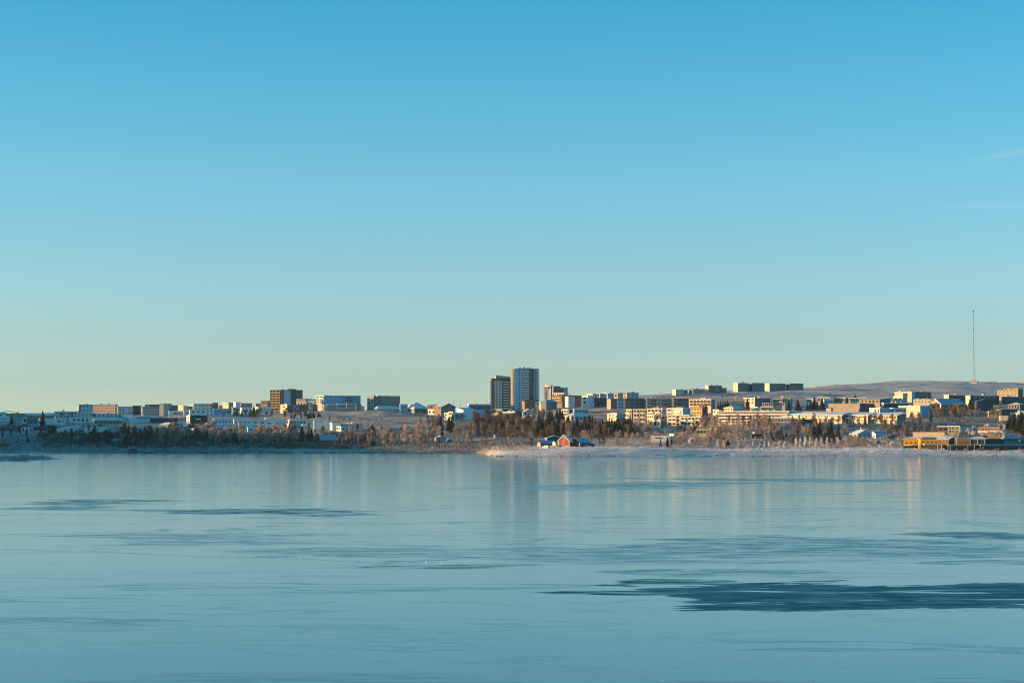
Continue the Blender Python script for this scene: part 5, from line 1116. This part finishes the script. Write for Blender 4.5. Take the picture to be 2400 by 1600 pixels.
# --- spruce belt above the red farm
grove('spruce', 66, 1232, 1480, 1004, 1026, 7, 11, 'black-green spruce in the belt above the red farm', 'spruce belt above the red farm')
grove('pine', 34, 1330, 1490, 996, 1016, 6, 9, 'olive pine at the top of the belt above the red farm', 'pines above the red farm')
grove('rust', 46, 1236, 1480, 1008, 1028, 6, 9, 'brown leafless tree in the spruce belt above the red farm', 'brown trees in the spruce belt')
grove('rust', 12, 1250, 1290, 978, 992, 6, 9, 'bushy brown birch beside the tall spruces and bungalow', 'bushy brown birches by the tall spruces')
for x, yt, yb in ((650, 600, 800), (700, 610, 800), (840, 555, 760), (790, 580, 760), (880, 600, 760), (620, 680, 830)):
    at('spruce', 5, x, yb, yt, 'tall dark spruce beside the hip-roofed bungalow', 'tall spruces by the bungalow', 1.25)
at('slim', 5, 340, 1235, 985, 'tall feathery poplar beside the low barn', wide=2.2)
at('birch', 5, 1000, 1130, 955, 'feathery birch behind the red house', wide=1.2)
for x in (1240, 1290, 1340, 1390): at('gold', 5, x, 1180, 950, 'golden bare willow behind the red barn', 'golden willows behind the red barn', .8)
grove('darkb', 6, 1390, 1425, 1032, 1045, 2.5, 4.5, 'dark bush at the end of the red barn', 'dark bushes by the red barn')
# --- golden thicket below the sunlit flats
grove('gold', 36, 1425, 1560, 1022, 1046, 2.6, 5.0, 'golden frosted willow on the bank beside the red farm', 'golden willows beside the red farm', wide=1.1)
grove('gold', 12, 1480, 1530, 1004, 1022, 5, 8, 'tall golden willow below the sunlit flats', 'tall golden willows below the flats')
grove('rust', 10, 1452, 1485, 1004, 1016, 3, 5, 'brown shrub below the three-storey flats', 'brown shrubs below the flats')
at('pine', 6, 360, 1250, 1085, 'conical sunlit spruce in front of the grey-white flat house', wide=.9)
at('spruce', 6, 480, 1245, 1060, 'black spruce beside the conical sunlit one', wide=1.1)
at('spruce', 6, 550, 1225, 1095, 'shorter black spruce beside the grey-white flat house', wide=1.0)
grove('gold', 40, 1575, 1700, 1016, 1048, 4, 7.5, 'golden willow around the olive cabin', 'golden willows around the olive cabin')
grove('darkb', 12, 1590, 1640, 1006, 1020, 4, 6, 'dark shrub tree above the olive cabin', 'dark shrubs above the olive cabin')
grove('gold', 26, 1640, 1800, 996, 1030, 6, 10, 'tall golden birch below the very long terrace', 'golden birches below the long terrace')
grove('rust', 14, 1700, 1810, 990, 1010, 5, 8, 'brown birch at the foot of the very long terrace', 'brown birches at the terrace foot')
at('spruce', 6, 1540, 1240, 1100, 'dark round spruce behind the first poplars', wide=1.6)
for (r, xs_) in ((6, (1360, 1465, 1720, 1890, 1980, 2090, 2180, 2260)), (7, (15, 100, 200, 285, 385, 490, 570, 650, 740, 850, 935, 1035, 1115, 1215))):
    for x in xs_:
        at('poplar', r, x, pr.uniform(1285, 1305), 1150 - (40 if r == 6 and x < 1500 else 0) - (80 if r == 7 and x > 450 else 0) + pr.uniform(-15, 25), 'pale frosted poplar in the row along the snowy bank', 'row of frosted poplars on the bank', 1.15)
grove('darkb', 30, 1800, 1960, 1022, 1046, 3.5, 6.5, 'dark undergrowth tree behind the poplar row', 'dark trees behind the poplars')
grove('spruce', 14, 1905, 1968, 1012, 1042, 6, 9.5, 'dark spruce behind the poplar row', 'spruces behind the poplar row')
at('spruce', 7, 1070, 1060, 870, 'tallest spruce behind the poplar row', wide=1.1)
at('pine', 7, 320, 1075, 985, 'bushy olive pine behind the poplar row', wide=1.6)
grove('gold', 30, 1800, 1985, 998, 1024, 4, 7, 'golden birch below the mono-pitch houses', 'golden birches below the mono-pitch houses')
grove('rust', 30, 1850, 2080, 990, 1012, 4, 7.5, 'reddish birch below the mono-pitch houses', 'reddish birches below the mono-pitch houses')
at('spruce', 7, 1700, 880, 665, 'lone tall spruce before the wide mono-pitch house', wide=.9)
grove('gold', 30, 1960, 2035, 1034, 1050, 3, 5.5, 'golden shrub willow beside the white farmhouse', 'golden shrubs by the farmhouse')
grove('rime', 20, 2020, 2115, 1036, 1052, 2, 3.8, 'rimed shrub beside the yellow restaurant', 'rimed shrubs by the restaurant')
grove('rust', 40, 2060, 2190, 984, 1030, 4, 7.5, 'reddish thicket tree above the yellow restaurant', 'reddish thicket above the restaurant')
grove('darkb', 14, 2100, 2180, 1006, 1030, 3, 6, 'dark bush in the reddish thicket above the restaurant', 'dark bushes above the restaurant')
grove('rust', 42, 2180, 2262, 962, 990, 6, 10, 'red-brown birch in the grove beside the boxy cream house', 'red-brown grove by the boxy house')
grove('rust', 30, 2262, 2350, 958, 984, 3.5, 6, 'brown birch behind the yellow glazed house', 'brown birches by the glazed house')
for (x, yt, yb) in ((1370, 400, 590), (1420, 430, 600), (340, 615, 740), (470, 580, 700), (675, 540, 700)):
    at('spruce', 8, x, yb, yt, 'dark spruce standing beside the big blue-roofed house', 'spruces near the blue-roofed house', 1.3)
grove('spruce', 12, 2362, 2420, 1002, 1026, 9, 13, 'massive dark spruce behind the lakeside house', 'massive spruces behind the lakeside house', wide=1.2)
grove('rime', 22, 2235, 2360, 1012, 1034, 3, 5.5, 'pale rimed willow behind the glass pavilion', 'rimed willows behind the pavilion')
grove('gold', 16, 2190, 2400, 1056, 1064, 1.4, 2.4, 'reddish-gold bush on the bank below the lodge', 'bushes on the bank below the lodge')
# --- spruces of the upper right slope
for x, yt, yb in ((1370, 450, 590), (1410, 435, 590), (1450, 440, 590), (1490, 425, 590), (1530, 405, 590), (1560, 450, 590), (1610, 420, 520)):
    at('spruce', 6, x, yb, yt, 'dark spruce in the short row behind the long terrace', 'spruce row behind the terrace', .9, 1380)
for x, yt, yb in ((1760, 440, 585), (1800, 430, 585), (1880, 380, 590)):
    at('spruce', 6, x, yb, yt, 'dark spruce in the trio above the long terrace', 'spruce trio above the terrace', 1.2, 1400)
for r, x, yt, yb in ((7, 365, 425, 610), (7, 520, 400, 610), (7, 560, 500, 620), (7, 690, 480, 610), (7, 750, 440, 610), (7, 810, 370, 600), (7, 860, 430, 600), (7, 945, 370, 600), (7, 980, 470, 600), (7, 720, 500, 600)):
    at('spruce', r, x, yb, yt, 'dark spruce in the clump beside the taupe hall', 'spruce clump by the taupe hall', 1.3, 1380)
for x, yt, yb in ((1165, 375, 490), (1370, 370, 480), (1525, 315, 450)):
    at('spruce', 7, x, yb, yt, 'lone pointed spruce behind the taupe hall', 'lone spruces behind the hall', 1.1, 1550)
grove('darkb', 14, 1520, 1720, 921, 934, 2, 4, 'low dark shrub on the ridge heath', 'shrubs on the ridge heath')
grove('darkb', 5, 2295, 2340, 896, 899, 2, 3.5, 'small dark bush beside the mast on the hill', 'bushes beside the mast')

# --- shrubs and tussocks nobody could count
def scatter_stuff(name, n, box, hmin, hmax, wd, k, col, label, cat, lean=.5, zmin=.3, dmin=0):
    """masses of twiggy clumps with their feet in a pixel box"""
    global rng
    rng = np.random.RandomState(len(name) + n)
    xs_, ys_ = [], []
    for _ in range(n):
        px, py = rng.uniform(box[0], box[1]), rng.uniform(box[2], box[3])
        x, y = ground_at(px, py, dmin)
        if in_house(x, y, .3): continue
        xs_.append(x); ys_.append(y)
    x, y = np.array(xs_), np.array(ys_); z = height(x, y); m = z > zmin; x, y, z = x[m], y[m], z[m]
    h = rng.uniform(hmin, hmax, len(x)); n = len(x)
    P = np.repeat(np.stack([x, y, z - .05], -1), k, 0); H = np.repeat(h, k)
    off = rng.normal(size=(n * k, 3)) * np.stack([H * wd, H * wd, H * .0], -1); 
    up = rng.rand(n * k) ** .8
    P = P + off; P[:, 2] += up * H * .55
    Dr = rng.normal(size=(n * k, 3)) * lean + off / (H[:, None] + .01) * .8; Dr[:, 2] = np.abs(Dr[:, 2]) + .6
    Dr /= np.linalg.norm(Dr, axis=1)[:, None]
    V = slivers(P, Dr, H * (.35 + .4 * rng.rand(n * k)), H * .10 * (.5 + rng.rand(n * k)))
    me = tri_mesh(name, V, TWIG[col]); o = bpy.data.objects.new(name, me); COL.objects.link(o)
    return tag(o, label, cat, kind='stuff')
scatter_stuff('shore_shrubs', 900, (0, 640, 1024, 1059), 1.2, 3.0, .5, 34, 'haze', 'blue-white rimed undergrowth along the shaded shore', 'undergrowth')
scatter_stuff('dark_undergrowth', 1100, (100, 860, 1018, 1054), 1.8, 3.8, .5, 30, 'dark', 'dark undergrowth under the shore wood', 'undergrowth')
scatter_stuff('islet_shrubs', 420, (-60, 118, 1066, 1083), .6, 1.5, .5, 34, 'haze', 'frosted scrub covering the small islet', 'scrub', zmin=.02)
scatter_stuff('beach_scrub', 600, (860, 1240, 1036, 1058), .8, 2.0, .5, 26, 'pink', 'frosted scrub behind the beach', 'scrub')
scatter_stuff('brown_undergrowth', 900, (1100, 1500, 994, 1028), 2.0, 4.2, .5, 26, 'dark', 'dark undergrowth of the spruce belt', 'undergrowth')
scatter_stuff('bank_grass', 6000, (1130, 2410, 1046, 1069), .35, 1.0, .55, 12, 'white', 'frosted tussock grass on the bank', 'grass', zmin=.25)
scatter_stuff('golden_scrub', 800, (1420, 2120, 998, 1050), .9, 2.4, .5, 24, 'gold', 'golden frosted scrub on the lower slope', 'scrub')
scatter_stuff('reddish_scrub', 1000, (1800, 2400, 962, 1030), .9, 2.2, .5, 22, 'rust', 'reddish scrub on the upper slope', 'scrub')
scatter_stuff('heath_scrub', 1100, (780, 1700, 925, 1004), .6, 1.5, .6, 16, 'pink', 'low heath scrub on the middle slope', 'scrub')
scatter_stuff('hill_heath', 1500, (1700, 2400, 893, 960), .6, 1.5, .7, 14, 'pink', 'frosted heath on the bare hill', 'heath')

STONE = mat('shore_stone', (0.035, 0.033, 0.032), 0.85, 0.4, 0.8)
def stones(name, n, box, label):
    global rng
    rng = np.random.RandomState(n)
    vv, ff = [], []
    for _ in range(n):
        x, y = ground_at(rng.uniform(box[0], box[1]), rng.uniform(box[2], box[3]))
        z = h1(x, y)
        if z > .7 or z < -.6 or in_house(x, y): continue
        s_ = .12 + .36 * rng.rand() ** 2; m = len(vv)
        ring = [(math.cos(t) * s_ * rng.uniform(.7, 1.2), math.sin(t) * s_ * rng.uniform(.7, 1.2)) for t in np.arange(5) * 1.2566]
        vv += [(x + a, y + b, z - .2) for a, b in ring] + [(x + a * .7, y + b * .7, z + s_ * rng.uniform(.3, .6)) for a, b in ring] + [(x, y, z + s_ * .7)]
        for k in range(5):
            k2 = (k + 1) % 5; ff += [(m + k, m + k2, m + 5 + k2, m + 5 + k), (m + 5 + k, m + 5 + k2, m + 10)]
    return tag(add_mesh(name, vv, ff, STONE), label, 'stones', kind='stuff')
stones('shore_stones', 1500, (1120, 2410, 1066, 1072), 'dark stones lining the foot of the bank')
stones('beach_stones', 1500, (300, 1130, 1058.5, 1062.5), 'dark stones along the far shore')

# ================================================================== masts, lamps, crane, cars, ice details
def bar(p, q, r, sides=4):
    p, q = Vector(p), Vector(q); d = (q - p).normalized()
    a = d.orthogonal().normalized(); b = d.cross(a)
    V, F = [], []
    for e in (p, q):
        for k in range(sides):
            t = 2 * math.pi * k / sides; V.append(tuple(e + (a * math.cos(t) + b * math.sin(t)) * r))
    for k in range(sides): F.append((k, (k + 1) % sides, (k + 1) % sides + sides, k + sides))
    F.append(tuple(range(sides))[::-1]); F.append(tuple(range(sides, 2 * sides)))
    return V, F
# guyed mast on the hill
mxp, myd = ground_at(2282.8, 897.5)
mz = h1(mxp, myd); mh = z_at(731, myd) - mz
e = bpy.data.objects.new('radio_mast', None); COL.objects.link(e); e.location = (mxp, myd, mz)
tag(e, 'tall guyed lattice radio mast on top of the bare hill', 'mast')
RED = mat('mast_red', (0.22, 0.12, 0.11), 0.6, 0.1, 1.0); WIRE = mat('guy_wire', (0.20, 0.22, 0.23), 0.5, 0.1, 1.0)
N = 14
for i in range(N):
    z0, z1 = mh * i / N, mh * (i + 1) / N
    ps = []
    w = .34
    for k in range(3):
        t = 2 * math.pi * k / 3; x, y = w * math.cos(t), w * math.sin(t)
        t2 = 2 * math.pi * (k + 1) / 3; x2, y2 = w * math.cos(t2), w * math.sin(t2)
        ps.append(bar((x, y, z0), (x, y, z1), .11))
        for j in range(3):
            za, zb = z0 + (z1 - z0) * j / 3, z0 + (z1 - z0) * (j + 1) / 3
            ps.append(bar((x, y, za), (x2, y2, zb), .05, 3))
    V, F = join(ps); add_mesh('mast_section', V, F, RED if i % 2 == 0 else STEEL, e)
V, F = boxes([(-.8, .8, -.8, .8, mh, mh + 2.2)]); add_mesh('mast_head', V, F, RED, e)
for ang in (100, 200, 260, 335):
    for k, f in enumerate((.96, .78, .56, .33)):
        R_ = (70 + 5 * (k % 2)) * (1 if ang != 260 else .7)
        gx, gy = R_ * math.cos(R(ang)) * 1.0, R_ * math.sin(R(ang))
        if ang == 200: gx, gy = -72, -14
        if ang == 335: gx, gy = 52, -16
        V, F = bar((0, 0, mh * f), (gx * (1 - .12 * k), gy * (1 - .12 * k), h1(mxp + gx * (1 - .12 * k), myd + gy * (1 - .12 * k)) - mz), .028, 3); add_mesh('guy_wire', V, F, WIRE, e)
bld(8, 1385, 1490, 1512, 92, 118, 'small fenced equipment hut at the foot of the radio mast', cat='hut', name='equipment_hut', wall='taupe', rm='dark', wmin=3, D=myd - 12, over=.1, L=(1, 3, .3, .5))
bld(8, 2205, 2330, 2360, 108, 135, 'low equipment shed on the crest of the bare hill', cat='hut', name='equipment_hut', wall='pinkish', rm='dark', wmin=3, over=.1, L=(1, 4, .4, .5))
# street lamps
lampm = {}
def lamp(r, x, yt, yb, label, group, D=None, globe=False):
    px, pb = cv(r, x, yb); _, pt = cv(r, x, yt)
    if D is None: X, D = ground_at(px, pb)
    else: X = x_at(px, pb, D)
    z = h1(X, D); H = max(3.0, z_at(pt, D) - z)
    e = bpy.data.objects.new('street_lamp', None); COL.objects.link(e); e.location = (X, D, z); tag(e, label, 'street lamp', group)
    if 'p' not in lampm:
        V, F = join([bar((0, 0, -.3), (0, 0, 1), .011, 6)]); lampm['p'] = mesh_only('lamp_pole', V, F, [STEEL])
        V, F = boxes([(-.1, 1.6, -.12, .12, 0, .14)]); lampm['h'] = mesh_only('lamp_head', V, F, [STEEL])
        V, F = boxes([(-.35, .35, -.35, .35, 0, .6)]); lampm['g'] = mesh_only('lamp_globe', V, F, [TRIMW])
    part('pole', lampm['p'], e, (0, 0, 0), 0, (H * .8, H * .8, H)); part('lamp_head', lampm['g' if globe else 'h'], e, (0, 0, H), pr.uniform(0, 6))
for x, yt in ((85, 560), (330, 545), (350, 580), (450, 548), (503, 550), (635, 570), (825, 560), (862, 558), (1020, 560)):
    lamp(1, x, yt, 665, 'thin street lamp on the skyline beyond the crane', 'skyline lamps beyond the crane', 2150)
for x, yt in ((1170, 450), (1215, 432), (1340, 430), (1450, 425), (1597, 420), (1815, 412)):
    lamp(4, x, yt, 560, 'thin street lamp on the skyline beside the brown tower', 'skyline lamps beside the brown tower', 2000)
for r, x, yt, yb in ((8, 585, 745, 880), (8, 1310, 690, 835), (7, 1040, 120, 205), (7, 2310, 1075, 1200), (5, 1060, 350, 480)):
    lamp(r, x, yt, yb, 'slim lamp post standing alone on the slope', 'lamp posts on the slope')
lamp(8, 570, 1275, 1330, 'short round-globe lamp beside the glazed porch of the restaurant', None, 975, True)
lamp(8, 118, 1165, 1215, 'short lamp with a pale square head beside the rimed shrubs', None, None, True)
# small crane
cx_, cd = x_at(cv(1, 265, 0)[0], 985, 1560), 1560
cz = h1(cx_, cd); ch = z_at(cv(1, 0, 655)[1], cd) - cz
e = bpy.data.objects.new('tower_crane', None); COL.objects.link(e); e.location = (cx_, cd, cz); tag(e, 'small tower crane with a raised jib among the shaded houses', 'crane')
YELC = mat('crane_steel', (0.30, 0.20, 0.10), 0.6, 0.1, 1.0)
ps = []
for sx in (-.5, .5):
    for sy in (-.5, .5): ps.append(bar((sx, sy, -.5), (sx, sy, ch), .11))
for i in range(12):
    a, b_ = ch * i / 12, ch * (i + 1) / 12
    ps += [bar((-.5, -.5, a), (.5, -.5, b_), .06, 3), bar((-.5, .5, a), (-.5, -.5, b_), .06, 3)]
V, F = join(ps); add_mesh('crane_mast', V, F, YELC, e)
jl = 190 * ZS * K * cd; jz = 50 * ZS * K * cd
ps = [bar((1.5, 0, ch), (-jl, 0, ch + jz), .16), bar((1.5, 0, ch + .9), (-jl, 0, ch + jz), .11)]
for i in range(10):
    t = i / 10; t2 = (i + .5) / 10
    ps.append(bar((1.5 - (jl + 1.5) * t, 0, ch + jz * t), (1.5 - (jl + 1.5) * t2, 0, ch + jz * t2 + .9 * (1 - t2)), .07, 3))
V, F = join(ps); add_mesh('crane_jib', V, F, YELC, e)
V, F = boxes([(1.2, 2.6, -.6, .6, ch - .2, ch + .9)]); add_mesh('counterweight', V, F, CONC, e)
# parked cars by the townhouses
CARP = {}
def car(r, x, y, label, colr, rz):
    px, py = cv(r, x, y); D = 1945; X = x_at(px, py, D); z = h1(X, D)
    e = bpy.data.objects.new('parked_car', None); COL.objects.link(e); e.location = (X, D, z + .02); e.rotation_euler = (0, 0, rz); tag(e, label, 'car', 'cars parked by the townhouses')
    prof = [(-2.1, .35), (2.1, .35), (2.15, .75), (1.2, .95), (.5, 1.45), (-1.2, 1.45), (-2.0, .95), (-2.15, .7)]
    n = len(prof); V = [(p[0], -.85, p[1]) for p in prof] + [(p[0], .85, p[1]) for p in prof]
    F = [tuple(range(n)), tuple(range(2 * n - 1, n - 1, -1))] + [((i + 1) % n, i, i + n, (i + 1) % n + n) for i in range(n)]
    add_mesh('body', V, F, mat('car_' + colr[0], colr[1], .3, .03, 1), e)
    V, F = boxes([(-1.15, .55, -.87, .87, .98, 1.32)]); add_mesh('side_window', V, F, GLASS, e)
    for sx in (-1.35, 1.35):
        for sy in (-.8, .8):
            V, F = bar((sx, sy - .1, .33), (sx, sy + .1, .33), .33, 10); add_mesh('wheel', V, F, TRIMD, e)
car(3, 740, 632, 'pale silver car parked before the shaded townhouses', ('silver', (.55, .56, .57)), 1.9)
car(3, 790, 632, 'white car parked before the shaded townhouses', ('white', (.75, .75, .75)), 1.9)
car(3, 600, 632, 'dark car parked beside the sunlit beige townhouse', ('dark', (.05, .05, .06)), .2)

# long pressure crack in the ice with a broken rim, and frost flowers
rng = np.random.RandomState(31)
DARKICE = mat('crack_water', (0.01, 0.03, 0.04), 0.15, 0.2, 1.0, 0, .5)
RIM = mat('broken_ice', (0.62, 0.72, 0.75), 0.4, 0.2, 1.0)
n = 260; t = np.linspace(0, 1, n)
px = 1060 * t - 40; py = 1283 + 36 * t + 1.2 * np.sin(t * 17) + .8 * np.sin(t * 41)
D = CAM_H / ((py - 1010.5) * K); X = (px - 1200) * K * D
wd = .30 + .34 * np.maximum(0, noise2(t * 40, t * 0, 9)) + .5 * np.exp(-((t - .45) / .05) ** 2) * np.maximum(0, noise2(t * 90, t * 0, 12))
V = [(X[i], D[i] - wd[i], .004) for i in range(n)] + [(X[i], D[i] + wd[i], .004) for i in range(n)]
F = [(i, i + 1, n + i + 1, n + i) for i in range(n - 1)]
crack = tag(add_mesh('ice_crack', V, F, DARKICE), kind='structure')
vv, ff = [], []
for i in range(150):
    k = int(rng.rand() * n); s = .03 + .07 * rng.rand() ** 3
    c = np.array([X[k] + rng.normal() * .6, D[k] + rng.normal() * .35, 0])
    m = len(vv); q = rng.normal(size=(4, 3)) * s; q[:, 2] = np.abs(q[:, 2]) * .7
    q[0, 2] = q[1, 2] = q[2, 2] = -.01
    vv += [tuple(c + p) for p in q]; ff += [(m, m + 1, m + 3), (m + 1, m + 2, m + 3), (m + 2, m, m + 3)]
tag(add_mesh('ice_shards', vv, ff, RIM), 'broken ice shards along the long crack in the frozen lake', 'ice shards', kind='stuff')
vv, ff = [], []
for i in range(520):
    py_ = 1130 + 470 * rng.rand() ** .8; D_ = CAM_H / ((py_ - 1010.5) * K); X_ = (rng.rand() * 2600 - 100 - 1200) * K * D_
    if i % 3: 
        D_ += rng.normal() * 3
    s = .008 + .020 * rng.rand() ** 4
    c = np.array([X_, D_, 0]); m = len(vv)
    for j in range(3):
        a = rng.rand() * 6.28; dx = np.array([math.cos(a), math.sin(a), 0]) * s * .5
        b_ = len(vv); tip = np.array([rng.normal() * .4, rng.normal() * .4, 1.6]) * s
        vv += [tuple(c - dx), tuple(c + dx), tuple(c + tip)]; ff.append((b_, b_ + 1, b_ + 2))
tag(add_mesh('frost_flowers', vv, ff, mat('frost_crystal', (.9, .9, .9), .3, .02, 1)), 'tiny glinting frost flowers scattered over the lake ice', 'frost', kind='stuff')

# ------------------------------------------------------------------ winter air
hz = bpy.data.materials.new('winter_air'); hz.use_nodes = True
hn, hl = hz.node_tree.nodes, hz.node_tree.links
for n_ in list(hn): hn.remove(n_)
pv = hn.new('ShaderNodeVolumePrincipled'); pv.inputs['Color'].default_value = (0.45, 0.80, 1.0, 1); pv.inputs['Density'].default_value = 0.000026
pv.inputs['Anisotropy'].default_value = 0.0
ho = hn.new('ShaderNodeOutputMaterial'); hl.new(pv.outputs[0], ho.inputs['Volume'])
V, F = boxes([(-9600, 9600, -3600, 9600, -9.5, mz + mh + 8)])
tag(add_mesh('haze', V, F, hz), kind='stuff')
scene.cycles.volume_bounces = 0
